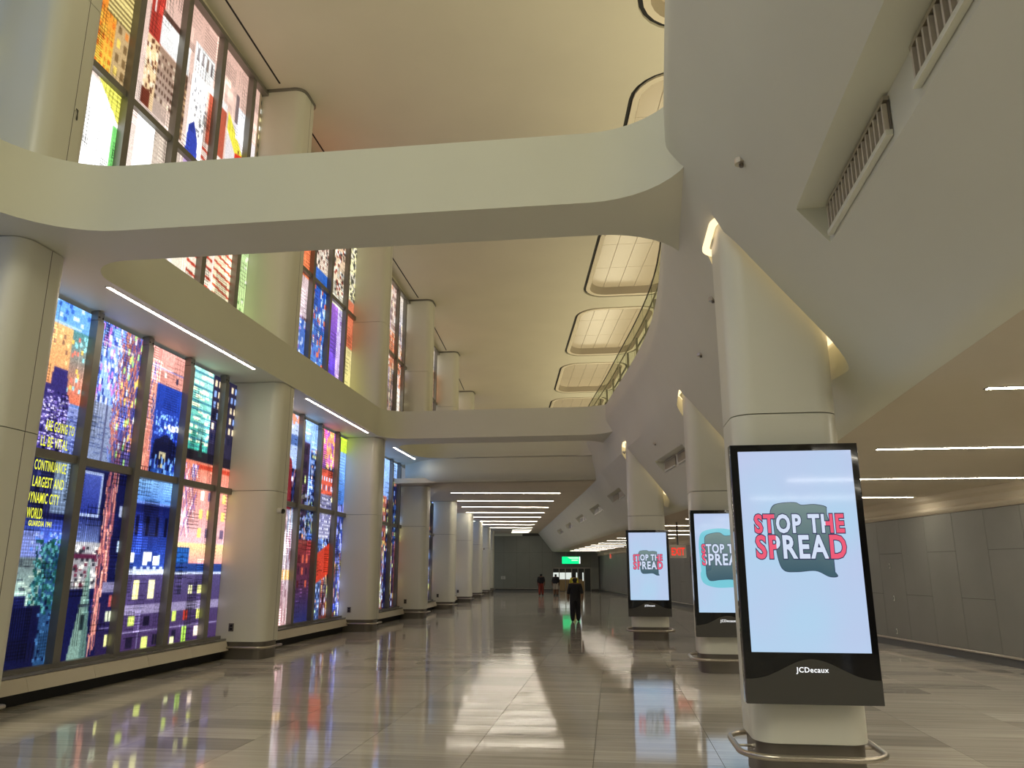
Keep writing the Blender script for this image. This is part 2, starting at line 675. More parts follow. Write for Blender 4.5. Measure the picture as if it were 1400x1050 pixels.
vents = [(1.2, 6.5, 5.12), (19.2, 22.3, 5.05), (29.0, 32.4, 5.02), (35.8, 39.2, 5.0), (42.5, 46, 5.0), (49.5, 53, 5.0), (57, 60.5, 5.0)]


def u_at(z):
    return float(np.interp(-z, [-p[1] for p in PROF], [p[0] for p in PROF]))


vent_geo = []
for (ya, yb_, zt) in vents:
    zb = zt - .34
    ua, ub = u_at(zt), u_at(zb)
    a = Vector((R(ya), ya)); c = Vector((R(yb_), yb_))
    poly = [(ua - .12, zt + .0), (ub + .0, zt + .0), (ub, zb - .12), (ua - .12, zb - .12)]
    mb = MB()
    vs2 = [(a.x + u, a.y, z) for u, z in poly] + [(c.x + u, c.y, z) for u, z in poly]
    mb.add(vs2, [(0, 1, 2, 3), (7, 6, 5, 4), (0, 4, 5, 1), (1, 5, 6, 2), (2, 6, 7, 3), (3, 7, 4, 0)])
    cutters.append(mb)
    vent_geo.append((a, c, ub, zt, zb))
bulk = boolean_cut('wall_balcony', vs, fs, cutters, PLASTER, 28)
struct(bulk, 'cream sloped balcony bulkhead with rounded nose')

# linear air diffusers inside the notches of the bulkhead
for vi, (a, c, ub, zt, zb) in enumerate(vent_geo):
    d = (c - a)
    ln = d.length
    ang = math.atan2(d.y, d.x) - math.pi / 2
    root = empty('air_diffuser', (a.x + ub, a.y, zb), ang)
    far_v = vi > 2
    segs = [(.35, 1.85), (2.15, ln - .25)] if vi == 0 else [(.25, ln * .45), (ln * .55, ln - .2)]
    if vi == 0:
        segs = [(.3, 3.1), (3.6, ln - .12)]
    for (s0, s1) in segs:
        MB().box(-.05, -.005, s0, s1, .02, .06).obj('lower_lip', PLASTER, root)
        MB().box(-.04, -.005, s0, s1, .28, .31).obj('upper_lip', STEEL, root)
        MB().box(-.012, -.004, s0, s1, .06, .28).obj('backing', BASEM, root)
        if not far_v:
            ns = int((s1 - s0) / .09)
            for k in range(ns):
                yk = s0 + .04 + k * (s1 - s0 - .08) / max(1, ns - 1)
                MB().box(-.045, -.013, yk - .012, yk + .012, .07, .27).obj('slat', SILLM, root)
    tag(root, ['slotted air diffuser in the sloped bulkhead at the top right', 'slotted air diffuser between the middle and farthest display columns', 'slotted air diffuser just left of the farthest display column',
               'first small far diffuser past the farthest display column', 'second small far diffuser past the farthest display column', 'third small far diffuser on the bulkhead', 'last small diffuser near the far wall'][vi], 'air vent', 'air diffusers in the bulkhead')

# sprinkler heads on the bulkhead
for si, (y, u, lab) in enumerate(((6.6, .0, 'sprinkler head above the nearest display column'), (10.35, -.1, 'sprinkler head beside the top of the nearest display column'),
                                  (13.2, .0, 'sprinkler head between nearest and middle display columns'), (21.0, .25, 'sprinkler head above the middle diffuser'),
                                  (24.5, -.15, 'sprinkler head left of the farthest display column top'))):
    x = R(y) + max(u, .02)
    z = soffit(x, y)
    r0 = empty('sprinkler', (x, y, z - .025))
    MB().prism([(.06 * math.cos(t * math.pi / 5), .06 * math.sin(t * math.pi / 5)) for t in range(10)], .0, .05).obj('cover_plate', STEEL, r0)
    MB().prism([(.02 * math.cos(t * math.pi / 3), .02 * math.sin(t * math.pi / 3)) for t in range(6)], -.03, 0).obj('nozzle', BASEM, r0)
    tag(r0, lab, 'sprinkler', 'sprinkler heads on the sloped bulkhead')

# ------------------------------------------------------------------ low ceiling, right wall
yl = np.linspace(Y0 - 1.9, Y1, 40)
struct(MB().prism([(R(y) + 1.72, y) for y in yl][::-1] + [(WR(y) + .3, y) for y in yl], ZLOW, ZLOW + .2).obj('ceiling_low', CEILDARK, centre=False), 'low tan ceiling on the right')
wr = MB().prism([(WR(Y0), Y0), (WR(Y0) + .3, Y0), (WR(Y1) + .3, Y1), (WR(Y1), Y1)], 0, ZLOW).obj('wall_right', SEAM, centre=False)
struct(wr, 'grey panelled wall on the right')
wang = math.atan(-0.163)


def wall_panel(ya, yb, za, zb, t=.018):
    g = .006
    return MB().prism([(WR(ya + g) - t, ya + g), (WR(ya + g), ya + g), (WR(yb - g), yb - g), (WR(yb - g) - t, yb - g)], za + g, zb - g)


k0 = 18.69
for k in range(-16, 49):
    ya = k0 + 1.2 * k
    yb_ = min(ya + 1.2, Y1)
    if ya > Y1 - .3:
        break
    m_ = k % 4
    cuts = [.22, (2.45 if m_ in (1, 3) else 1.37), 3.35]
    if k > 22:
        wall_panel(ya, yb_, .22, 3.35).obj('wall_panel', GREYWALL, wr)
        continue
    for za, zb in zip(cuts[:-1], cuts[1:]):
        wall_panel(ya, yb_, za, zb).obj('wall_panel', GREYWALL, wr)
# rounded cornice along the wall top
cv, cf = [], []
cp = [(0.0, 3.36), (-.06, 3.40), (-.10, 3.44), (-.10, 3.47), (-.05, 3.52), (-.10, 3.64), (-.22, 3.70), (-.30, ZLOW), (0.05, ZLOW)]
for y in (Y0, Y1):
    cv += [(WR(y) + dx, y, z) for dx, z in cp]
n = len(cp)
cf = [(k, (k + 1) % n, n + (k + 1) % n, n + k) for k in range(n)]
struct(mk('trim_1', cv, cf, CEILDARK, centre=False), 'cornice along the top of the right wall')
struct(MB().prism([(WR(Y0) - .03, Y0), (WR(Y0), Y0), (WR(Y1), Y1), (WR(Y1) - .03, Y1)], 0, .2).obj('baseboard_right', mat('grey_base', (.13, .13, .12), .4, .3), centre=False), 'grey base of the right wall')
struct(MB().tube([(WR(Y0) - .05, Y0, .2), (WR(Y1) - .05, Y1, .2)], .028).obj('trim_2', STEEL, centre=False, smooth=60), 'steel bumper rail along the right wall')
for (y, z, lab) in ((22.96, 2.12, 'pale switch plate high on the right wall'), (22.92, 1.26, 'pale card reader at mid height on the right wall'), (22.97, .39, 'pale outlet low on the right wall'), (43.8, 2.43, 'small dark box on the right wall below the exit sign')):
    r0 = empty('wall_plate', (WR(y) - .02, y, z), wang)
    pm = mat('pale_plate', (.55, .54, .48), .4)
    w_ = .05 if y < 40 else .22
    MB().box(-.02, .0, -w_, w_, -w_ * 1.4, w_ * 1.4).obj('plate', pm if y < 40 else KGREY, r0)
    MB().box(-.027, -.02, -w_ * .4, w_ * .4, -w_ * .7, w_ * .7).obj('insert', KGREY if y < 40 else pm, r0)
    tag(r0, lab, 'wall plate')

# ------------------------------------------------------------------ header and ceiling of the far passage
hp = [(0.75, 6.62), (0.0, 6.62), (-0.0, 6.15), (0.03, 5.98), (0.1, 5.84), (0.22, 5.73), (0.38, 5.67), (0.6, ZPASS), (0.75, ZPASS)]
path = [(-9.05, 33.14), (-8.75, 32.95), (-8.4, 32.55), (-8.05, 32.1), (-7.6, 31.73), (-7.1, 31.54), (-6.5, 31.5), (-4.0, 31.5), (-1.6, 31.5), (R(31.6) - .2, 31.5), (R(31.6) + .6, 31.5)]
vs, fs = [], []
for i, (x, y) in enumerate(path):
    a = Vector(path[max(0, i - 1)]); c = Vector(path[min(len(path) - 1, i + 1)])
    t = (c - a).normalized()
    nn = Vector((-t.y, t.x))
    vs += [(x + nn.x * d, y + nn.y * d, z) for d, z in hp]
n = len(hp)
for i in range(len(path) - 1):
    for k in range(n - 1):
        fs.append((i * n + k, i * n + k + 1, (i + 1) * n + k + 1, (i + 1) * n + k))
struct(mk('wall_header', vs, fs, PLASTER, None, 40, centre=False), 'cream header where the far passage ceiling begins')
yp = np.linspace(32.05, Y1, 30)
struct(MB().prism([(L(y) - 1.3, y) for y in yp][::-1] + [(R(y) + .12, y) for y in yp], ZPASS, ZPASS + .2).obj('ceiling_passage', CEILDARK, centre=False), 'flat ceiling of the far passage')

# ------------------------------------------------------------------ far wall
fw = MB().box(-16, 3.0, Y1, Y1 + .3, 0, ZPASS + .3).obj('wall_far', SEAM, centre=False)
struct(fw, 'grey panelled far wall with glass doors')
DX0, DX1, DZ = -5.95, -2.2, 2.3
xs = [-12.2, -10.9, -9.6, -8.3, -7.0, DX0, DX1, -1.2, 0.2]
for x0, x1 in zip(xs[:-1], xs[1:]):
    lower = DZ if (x0 == DX0) else .2
    for za, zb in ((lower, 3.75), (3.75, 5.4)):
        if za < zb:
            MB().box(x0 + .008, x1 - .008, Y1 - .02, Y1, za + .006, zb - .006).obj('wall_panel', FARWALL, fw)
MB().box(-12.2, -9.0, Y1 - .05, Y1, 5.4, ZPASS).obj('pale_bulkhead_panel', PLASTER, fw)
struct(MB().box(-12.2, DX0 - .1, Y1 - .06, Y1 - .0, 0, .18).obj('baseboard_far', mat('grey_base', (.13, .13, .12), .4, .3)))
struct(MB().tube([(-12.2, Y1 - .09, .24), (DX0 - .2, Y1 - .09, .24)], .03).obj('trim_3', STEEL, smooth=60), 'steel bumper rail along the far wall')
r0 = empty('wall_plate', (-10.96, Y1 - .03, 1.15))
MB().box(-.22, .22, -.02, 0, 0, .3).obj('plate', mat('pale_plate', (.55, .54, .48), .4), r0)
MB().box(-.02, .02, -.03, -.02, .05, .25).obj('insert', KGREY, r0)
tag(r0, 'pale double plate low on the far grey wall', 'wall plate')
# glass doors
door = empty('door_1', ((DX0 + DX1) / 2, Y1 - .05, 0))
struct(door, 'glazed automatic doors in the far wall')
hw = (DX1 - DX0) / 2
FRM = mat('door_frame', (.28, .26, .22), .35, .6)
MB().box(-hw, hw, -.06, .04, DZ - .12, DZ).obj('head', FRM, door)
for k in range(7):
    x = -hw + 2 * hw * k / 6
    MB().box(x - .035, x + .035, -.05, .03, 0, DZ - .12).obj('stile', FRM, door)
DLIT = emit('door_daylight', (.80, .86, .80), .8)
DDIM = mat('door_dim_glass', (.05, .05, .045), .1)
DYEL = emit('door_warm_view', (.30, .19, .07), .12)
for k in range(6):
    x0 = -hw + 2 * hw * k / 6 + .035
    x1 = -hw + 2 * hw * (k + 1) / 6 - .035
    lit = k in (0, 1, 2)
    p = MB().box(x0, x1, -.01, .01, 1.15, 1.8).obj('door_pane', DLIT if lit else DDIM, door)
    MB().box(x0, x1, -.01, .01, 1.8, DZ - .12).obj('door_pane', DDIM, door)
    MB().box(x0, x1, -.01, .01, .05, 1.15).obj('door_pane', DYEL if k in (1, 2, 4) else DDIM, door)
    if k in (3, 4):
        MB().box(x1 - .16, x1 - .04, -.03, -.015, 1.0, 1.8).obj('door_pane', DLIT, door)

# green direction sign and small exit sign at the far end
sg = empty('direction_sign', (-4.05, Y1 - 1.2, 2.62))
MB().box(-.92, .92, 0, .12, 0, .72).obj('sign_box', KGREY, sg)
MB().box(-.9, .78, -.012, 0, .02, .70).obj('green_face', emit('sign_green', (0.0, .85, .26), 1.1), sg)
MB().box(.78, .9, -.012, 0, .02, .70).obj('white_edge', WHITETX, sg)
SOFTW = emit('sign_soft_white', (.62, 1.0, .72), .9)
MB().add([(-.35, -.02, .66), (.7, -.02, .66), (.7, -.02, .5), (-.1, -.02, .5)], [(0, 3, 2, 1)]).obj('white_marking', SOFTW, sg)
MB().add([(.05, -.02, .42), (.66, -.02, .42), (.66, -.02, .30), (.05, -.02, .30)], [(0, 3, 2, 1)]).obj('white_marking', SOFTW, sg)
for x in (-.5, .5):
    MB().tube([(x, .06, .72), (x, .06, 1.18)], .02, 6).obj('hanger', STEEL, sg)
tag(sg, 'bright green direction sign hanging before the far doors', 'sign')


def exit_sign(x, y, z, s, lab, rz=0):
    e = empty('exit_sign', (x, y, z), rz)
    MB().box(-.3 * s, .3 * s, 0, .06 * s, 0, .48 * s).obj('housing', mat('exit_plate', (.62, .58, .48), .4, .2), e)
    v, f = text_mesh('EXIT', .40 * s, offset=.008 * s)
    v = v * np.array([.62, 1, 1])
    v = [(p[0], -.006, p[1] + .1 * s) for p in v]
    mk('lettering', v, f, emit('exit_red', (1.0, .03, .015), .9), e)
    MB().box(-.03 * s, .03 * s, 0.01, .05 * s, .48 * s, ZLOW - z).obj('stem', KGREY, e)
    return tag(e, lab, 'exit sign')


exit_sign(2.47, 30.2, 2.46, 1.0, 'red-lettered exit sign beside the middle display')
exit_sign(0.05, 70.5, 3.02, 1.1, 'tiny red exit sign at the far end of the low ceiling')

# ------------------------------------------------------------------ printed glass: a generic city collage painted cell by cell


class Canvas:
    """rows = height (z up), columns = along the facade"""

    def __init__(s, y0, y1, z0, z1, res, seed):
        s.y0, s.z0, s.res = y0, z0, res
        s.w, s.h = max(2, int(round((y1 - y0) / res))), max(2, int(round((z1 - z0) / res)))
        s.a = np.zeros((s.h, s.w, 3))
        s.rs = np.random.RandomState(seed)
        s.gy = y0 + (np.arange(s.w) + .5) * res
        s.gz = z0 + (np.arange(s.h) + .5) * res

    def sl(s, y0, y1, z0, z1):
        c = lambda v, o, n: int(min(max(round((v - o) / s.res), 0), n))
        return slice(c(z0, s.z0, s.h), c(z1, s.z0, s.h)), slice(c(y0, s.y0, s.w), c(y1, s.y0, s.w))

    def shift(s, dy, dz):
        s.y0 -= dy
        s.z0 -= dz
        s.gy = s.gy - dy
        s.gz = s.gz - dz

    def soften(s):
        p = np.pad(s.a, ((1, 1), (1, 1), (0, 0)), mode='edge')
        b = sum(p[i:i + s.h, j:j + s.w] for i in range(3) for j in range(3)) / 9
        s.a = .55 * s.a + .45 * b
        rs = s.rs
        for _ in range(int(6 * s.h * s.w * s.res * s.res)):
            h_, w_ = int((.15 + .7 * rs.rand()) / s.res), int((.12 + .45 * rs.rand()) / s.res)
            i, j = rs.randint(0, max(1, s.h - h_)), rs.randint(0, max(1, s.w - w_))
            q = s.a[i:i + h_, j:j + w_]
            k = rs.randint(2, 5)
            f = .74 + .18 * rs.rand() if rs.rand() < .6 else 1.08 + .16 * rs.rand()
            if rs.rand() < .5:
                q[::k] *= f
            if rs.rand() < .6:
                q[:, ::k] *= f
        if s.z0 < 3:
            s.a = 255 * 1.12 * (np.clip(s.a, 0, 330) / 255) ** 1.22
        g = s.a.mean(2, keepdims=True)
        s.a = g + (s.a - g) * .86

    def rect(s, y0, y1, z0, z1, c):
        s.a[s.sl(y0, y1, z0, z1)] = c

    def grad(s, y0, y1, z0, z1, cb, ct):
        q = s.sl(y0, y1, z0, z1)
        n = s.a[q].shape[0]
        if n:
            t = np.linspace(0, 1, n)[:, None, None]
            s.a[q] = np.array(cb) * (1 - t) + np.array(ct) * t

    def poly(s, pts, c):
        Yg, Zg = np.meshgrid(s.gy, s.gz)
        ins = np.zeros(Yg.shape, bool)
        j = len(pts) - 1
        for i in range(len(pts)):
            (yi, zi), (yj, zj) = pts[i], pts[j]
            if zi != zj:
                ins ^= ((zi > Zg) != (zj > Zg)) & (Yg < (yj - yi) * (Zg - zi) / (zj - zi) + yi)
            j = i
        s.a[ins] = c

    def windows(s, y0, y1, z0, z1, dy, dz, fy, fz, c, lit, p):
        z = z0 + dz * .3
        while z + dz * fz < z1:
            y = y0 + dy * .3
            while y + dy * fy < y1:
                cc = lit[s.rs.randint(len(lit))] if s.rs.rand() < p else c
                s.rect(y, y + dy * fy, z, z + dz * fz, cc)
                y += dy
            z += dz

    def building(s, y0, y1, z0, z1, col, win, lit, p, dy=.16, dz=.24):
        s.grad(y0, y1, z0, z1, np.array(col) * .75, np.array(col) * 1.1)
        s.windows(y0, y1, z0, z1, dy, dz, .5, .55, win, lit, p)
        s.rect(y0, y1, z1 - .05, z1, np.minimum(255, np.array(col) * 1.35))

    def dots(s, y0, y1, z0, z1, n, cols, r=1, rz=None):
        q = s.sl(y0, y1, z0, z1)
        if q[0].stop <= q[0].start or q[1].stop <= q[1].start:
            return
        rz = rz or r
        for _ in range(n):
            i = s.rs.randint(q[0].start, q[0].stop)
            j = s.rs.randint(q[1].start, q[1].stop)
            s.a[i:i + rz, j:j + r] = cols[s.rs.randint(len(cols))]

    def streaks(s, y0, y1, z0, z1, n, cols, slope, lz):
        for _ in range(n):
            y = y0 + (y1 - y0) * s.rs.rand()
            z = z0 + (z1 - z0) * s.rs.rand()
            c = cols[s.rs.randint(len(cols))]
            sg = slope * (1 if s.rs.rand() < .5 else -1)
            for t in np.arange(0, lz * (.4 + s.rs.rand()), s.res):
                yy_, zz = y + sg * t, z + t
                if y0 <= yy_ < y1 and z0 <= zz < z1:
                    s.rect(yy_, yy_ + s.res * 1.01, zz, zz + s.res * 1.01, c)

    def grain(s, amt):
        s.a *= 1 + amt * (s.rs.rand(s.h, s.w, 1) - .5) * 2
        s.a = np.clip(s.a, 0, 330)


NIGHT = dict(sky=((70, 95, 190), (150, 190, 245)), cols=[(38, 38, 88), (60, 62, 120), (92, 66, 86), (50, 80, 140), (130, 100, 130), (24, 30, 70), (150, 84, 74), (90, 120, 180), (70, 50, 80)],
             win=(26, 26, 52), lit=[(240, 225, 120), (205, 220, 255), (235, 150, 90), (210, 235, 140), (150, 190, 255)])
DAY = dict(sky=((80, 120, 215), (235, 215, 190)), cols=[(200, 150, 110), (240, 235, 220), (170, 150, 130), (215, 190, 175), (110, 95, 90), (240, 200, 130), (215, 120, 80), (70, 110, 200), (160, 130, 190)],
           win=(120, 90, 80), lit=[(255, 255, 250), (255, 240, 190), (130, 60, 50), (250, 160, 90)])

BLUE = dict(sky=((90, 140, 225), (150, 190, 240)), cols=[(90, 140, 220), (70, 120, 200), (150, 190, 235), (225, 210, 110), (110, 150, 210)], win=(60, 90, 160), lit=[(230, 240, 255), (240, 225, 130)])


def city(cv, pal, layers=3):
    y0, y1 = cv.gy[0] - cv.res, cv.gy[-1] + cv.res
    z0, z1 = cv.gz[0] - cv.res, cv.gz[-1] + cv.res
    cv.grad(y0, y1, z0, z1, pal['sky'][0], pal['sky'][1])
    rs = cv.rs
    for l in range(layers):
        y = y0 - .3
        while y < y1:
            w = .35 + rs.rand() * 1.0
            top = z0 + (z1 - z0) * (1.02 - .27 * l - .35 * rs.rand())
            c = pal['cols'][rs.randint(len(pal['cols']))]
            d = .10 + .12 * rs.rand()
            cv.building(y, y + w, z0, top, c, np.array(pal['win']) * (.5 + rs.rand()), pal['lit'], .2 + .4 * rs.rand(), d, d * (1.2 + rs.rand()))
            if rs.rand() < .4:
                cv.streaks(y, y + w, z0, top, 60, pal['cols'] + pal['lit'], .4 * rs.rand(), .8)
            y += w * (.7 + .5 * rs.rand())
    cv.soften()
    cv.grain(.12)


def bay1_lower(cv):
    cv.grad(10, 18, .4, 6.7, (40, 45, 100), (120, 170, 235))
    D, Rc, G = cv.dots, cv.rect, cv.grad
    # first pane
    Rc(10, 12.2, 6.1, 6.7, (110, 170, 235)); D(10, 12.2, 6.2, 6.7, 60, [(200, 225, 255), (60, 110, 200)], 3)
    G(10, 11.72, 4.6, 6.12, (235, 150, 100), (222, 180, 120)); D(10.4, 11.7, 5.3, 6.0, 26, [(150, 110, 90), (250, 215, 150)], 2, 3)
    G(11.72, 12.2, 4.8, 6.12, (225, 120, 90), (90, 150, 155)); D(11.72, 12.2, 5.0, 6.0, 34, [(150, 225, 235), (240, 130, 110), (250, 200, 90)], 2, 3)
    cv.poly([(10.7, 3.4), (10.9, 5.0), (11.35, 5.05), (11.38, 5.35), (11.72, 5.35), (11.76, 5.0), (11.9, 4.75), (11.95, 3.4)], (62, 54, 120))
    D(10.8, 11.86, 3.95, 4.95, 420, [(185, 180, 240), (225, 215, 250), (35, 30, 80), (130, 110, 190)], 2, 1)
    G(11.86, 12.2, 3.4, 4.75, (90, 110, 165), (130, 140, 190)); D(11.9, 12.2, 3.9, 4.7, 40, [(70, 80, 140)], 3, 1)
    Rc(10, 11.75, 2.85, 3.9, (38, 42, 88)); D(10, 11.9, 2.9, 4.1, 60, [(70, 75, 140), (20, 22, 60)], 3)
    G(11.75, 12.2, 2.95, 3.9, (90, 105, 130), (130, 150, 175))
    G(10, 12.2, 2.45, 2.9, (80, 110, 220), (40, 50, 110)); Rc(10, 12.2, 2.83, 2.93, (22, 26, 70))
    Rc(10, 11.7, 2.2, 2.62, (130, 145, 215)); D(11.4, 12.2, 2.3, 2.6, 30, [(90, 140, 255), (180, 200, 250)], 2)
    G(10, 11.75, 1.45, 2.22, (150, 180, 165), (105, 120, 125)); D(10.3, 11.75, 1.45, 2.2, 50, [(65, 75, 85), (185, 205, 190)], 5, 1)
    Rc(11.75, 12.2, .4, 2.3, (45, 80, 120)); D(11.55, 12.1, 1.3, 2.5, 300, [(40, 100, 105), (25, 60, 80), (90, 160, 165), (30, 80, 70)], 2)
    Rc(10, 11.85, .4, 1.45, (24, 28, 68)); Rc(11.2, 11.5, 1.45, 1.6, (24, 28, 68)); D(11.75, 12.2, .5, 1.5, 30, [(70, 120, 170), (20, 25, 60)], 2)
    # second pane
    cv.shift(.25, 0)
    G(12.2, 13.75, 4.9, 6.7, (160, 190, 240), (120, 165, 240)); D(12.2, 12.9, 5.0, 6.6, 150, [(235, 240, 255), (90, 120, 220), (200, 130, 220), (60, 80, 170)], 2, 5)
    G(12.2, 12.85, 3.8, 5.0, (120, 135, 170), (150, 160, 190)); D(12.2, 12.85, 3.9, 4.9, 30, [(90, 105, 150)], 7, 1); Rc(12.6, 12.63, 3.8, 5, (90, 95, 130))
    Rc(12.9, 13.75, 3.8, 6.7, (92, 82, 140))
    cv.streaks(12.75, 13.75, 3.8, 6.6, 210, [(200, 120, 90), (110, 130, 220), (160, 90, 110), (60, 70, 150), (225, 150, 110)], .28, .7)
    D(12.9, 13.7, 3.8, 6.6, 46, [(250, 220, 110), (230, 240, 255), (170, 230, 140)], 2, 5)
    Rc(12.2, 13.75, .4, 3.8, (26, 30, 78)); Rc(12.2, 12.78, 2.95, 3.75, (150, 165, 200)); G(12.2, 12.72, 3.0, 3.7, (44, 58, 140), (74, 90, 170))
    G(12.2, 12.85, 2.5, 2.9, (90, 105, 150), (40, 50, 105)); Rc(12.2, 12.9, 1.7, 2.5, (150, 150, 155)); D(12.2, 12.9, 1.7, 2.4, 70, [(50, 50, 60), (225, 225, 215), (110, 50, 70)], 3, 2)
    Rc(12.2, 12.85, 2.2, 2.28, (95, 40, 70))
    cv.poly([(12.35, .4), (12.55, 1.4), (12.68, 2.2), (12.8, 1.4), (12.9, .4)], (120, 150, 140)); cv.poly([(12.68, .4), (12.7, 2.1), (12.8, 1.4), (12.9, .4)], (90, 120, 115)); Rc(12.52, 12.82, 1.38, 1.44, (50, 60, 70))
    Rc(12.62, 12.72, 1.0, 1.25, (40, 55, 60))
    cv.streaks(12.88, 13.2, .4, 3.8, 110, [(190, 110, 110), (140, 80, 90), (80, 60, 90), (230, 160, 140)], .07, .9)
    G(13.1, 13.75, .4, 1.8, (50, 38, 80), (36, 36, 84)); Rc(13.1, 13.75, 1.62, 1.8, (130, 125, 160)); Rc(13.15, 13.75, .95, 1.0, (120, 110, 160))
    for (a, z, c) in ((13.35, 3.0, (160, 170, 200)), (13.4, 2.35, (180, 205, 230)), (13.45, 1.95, (235, 230, 90)), (13.35, 1.35, (190, 90, 90)), (13.3, 1.08, (210, 220, 190)), (13.35, .65, (235, 235, 150))):
        Rc(a, a + .17, z, z + .2, c); Rc(a + .08, a + .095, z, z + .2, (60, 60, 60))
    # third pane
    G(13.75, 15.35, 3.8, 6.7, (200, 120, 105), (225, 160, 150)); Rc(13.75, 15.35, 6.1, 6.14, (110, 120, 190)); Rc(14.3, 14.38, 5.95, 6.05, (255, 255, 240)); Rc(14.75, 14.82, 5.9, 6.02, (70, 60, 90))
    cv.streaks(13.75, 14.1, 3.8, 6.2, 30, [(90, 90, 150), (240, 180, 150)], .2, .4)
    G(14.1, 15.05, 3.8, 5.8, (30, 50, 130), (40, 75, 180)); D(14.15, 15.0, 4.7, 5.2, 70, [(150, 200, 255), (90, 130, 230)], 2); D(14.2, 15.0, 4.85, 4.98, 14, [(255, 255, 255)], 3, 2)
    cv.poly([(14.15, 4.2), (14.2, 4.6), (14.6, 4.78), (15.0, 4.6), (15.05, 4.2)], (22, 28, 66)); Rc(14.4, 14.65, 4.05, 4.4, (190, 180, 140)); Rc(14.1, 15.1, 3.78, 4.02, (40, 80, 160)); D(14.1, 15.1, 3.8, 4.3, 40, [(110, 160, 230), (20, 25, 60)], 2, 5)
    G(13.75, 15.35, 3.1, 3.8, (60, 110, 200), (130, 180, 235)); G(13.75, 15.35, 2.05, 3.35, (50, 80, 170), (22, 30, 90))
    Rc(13.75, 15.35, 3.3, 3.36, (110, 140, 220)); cv.windows(13.8, 15.3, 2.5, 3.2, .33, .62, .3, .6, (16, 20, 56), [(70, 100, 190)], .2)
    D(13.8, 14.9, 2.1, 2.2, 5, [(245, 245, 230)], 5, 7)
    Rc(14.25, 14.42, 2.1, 2.36, (245, 245, 235)); Rc(14.75, 14.82, 2.1, 2.32, (200, 220, 250))
    # brick houses with lit windows under the third and fourth panes
    for (ya, yb2) in ((13.75, 15.35), (15.35, 18)):
        G(ya, yb2, .4, 2.0, (74, 54, 96), (86, 78, 125)); Rc(ya, yb2, 1.93, 2.02, (200, 210, 235)); Rc(ya, yb2, 1.18, 1.36, (140, 130, 165)); Rc(ya, yb2, .82, .86, (150, 140, 180))
        for y in np.arange(ya, yb2, .22):
            Rc(y, y + .1, 2.0, 2.07, (190, 205, 235))
    for (y, z, h, c) in ((14.05, 1.45, .36, (250, 240, 160)), (14.55, 1.45, .36, (250, 245, 180)), (14.0, .95, .2, (205, 225, 110)), (14.5, .93, .2, (35, 30, 55)), (14.0, .55, .2, (40, 34, 60)), (14.5, .52, .2, (215, 230, 120)), (14.85, .55, .2, (40, 34, 60))):
        Rc(y, y + .19, z, z + h, c); Rc(y + .09, y + .10, z, z + h, (70, 60, 60))
    Rc(14.32, 14.36, .4, 1.36, (130, 125, 165))
    # fourth pane
    G(15.35, 16.35, 4.6, 6.7, (60, 170, 150), (190, 235, 225))
    for z in np.arange(4.7, 6.6, .17):
        Rc(15.35, 16.3, z, z + .04, (70, 140, 160)); D(15.4, 16.3, z + .05, z + .15, 7, [(240, 250, 210), (150, 220, 210)], 7, 3)
    Rc(16.3, 18, 4.3, 6.7, (52, 48, 74)); cv.windows(16.32, 18, 4.9, 6.6, .2, .26, .55, .6, (30, 34, 66), [(130, 160, 220), (225, 205, 170)], .5)
    Rc(15.35, 18, 4.36, 4.62, (40, 36, 50)); cv.poly([(15.9, 4.5), (16.0, 5.0), (16.1, 4.5)], (40, 60, 60))
    G(15.35, 18, 2.4, 4.4, (235, 190, 200), (215, 125, 100)); Rc(15.9, 18, 4.25, 4.33, (190, 70, 50)); cv.streaks(15.35, 16.0, 2.7, 4.3, 60, [(250, 230, 240), (170, 110, 150), (120, 100, 170)], .35, .6)
    cv.windows(16.1, 17.9, 2.6, 4.1, .34, .42, .5, .5, (120, 100, 130), [(255, 250, 225), (250, 220, 120)], .6)
    G(15.35, 18, 2.1, 2.6, (235, 150, 150), (250, 215, 150)); Rc(15.4, 15.95, 2.15, 2.5, (40, 100, 180)); Rc(15.35, 18, 1.98, 2.16, (40, 70, 140))
    for (y, z, c) in ((15.6, 1.5, (60, 55, 90)), (16.05, 1.5, (240, 240, 180)), (16.45, 1.5, (225, 225, 140)), (15.5, .96, (200, 225, 100)), (15.95, .96, (190, 60, 50)), (16.5, .96, (225, 235, 110)), (15.55, .58, (40, 36, 62)), (15.95, .62, (175, 225, 90)), (15.5, .44, (230, 235, 170)), (15.95, .42, (170, 220, 80)), (16.45, .6, (240, 220, 200))):
        Rc(y, y + .17, z, z + .2, c); Rc(y + .08, y + .09, z, z + .2, (70, 60, 60))
    cv.shift(-.25, 0)
    cv.soften()
    cv.grain(.10)


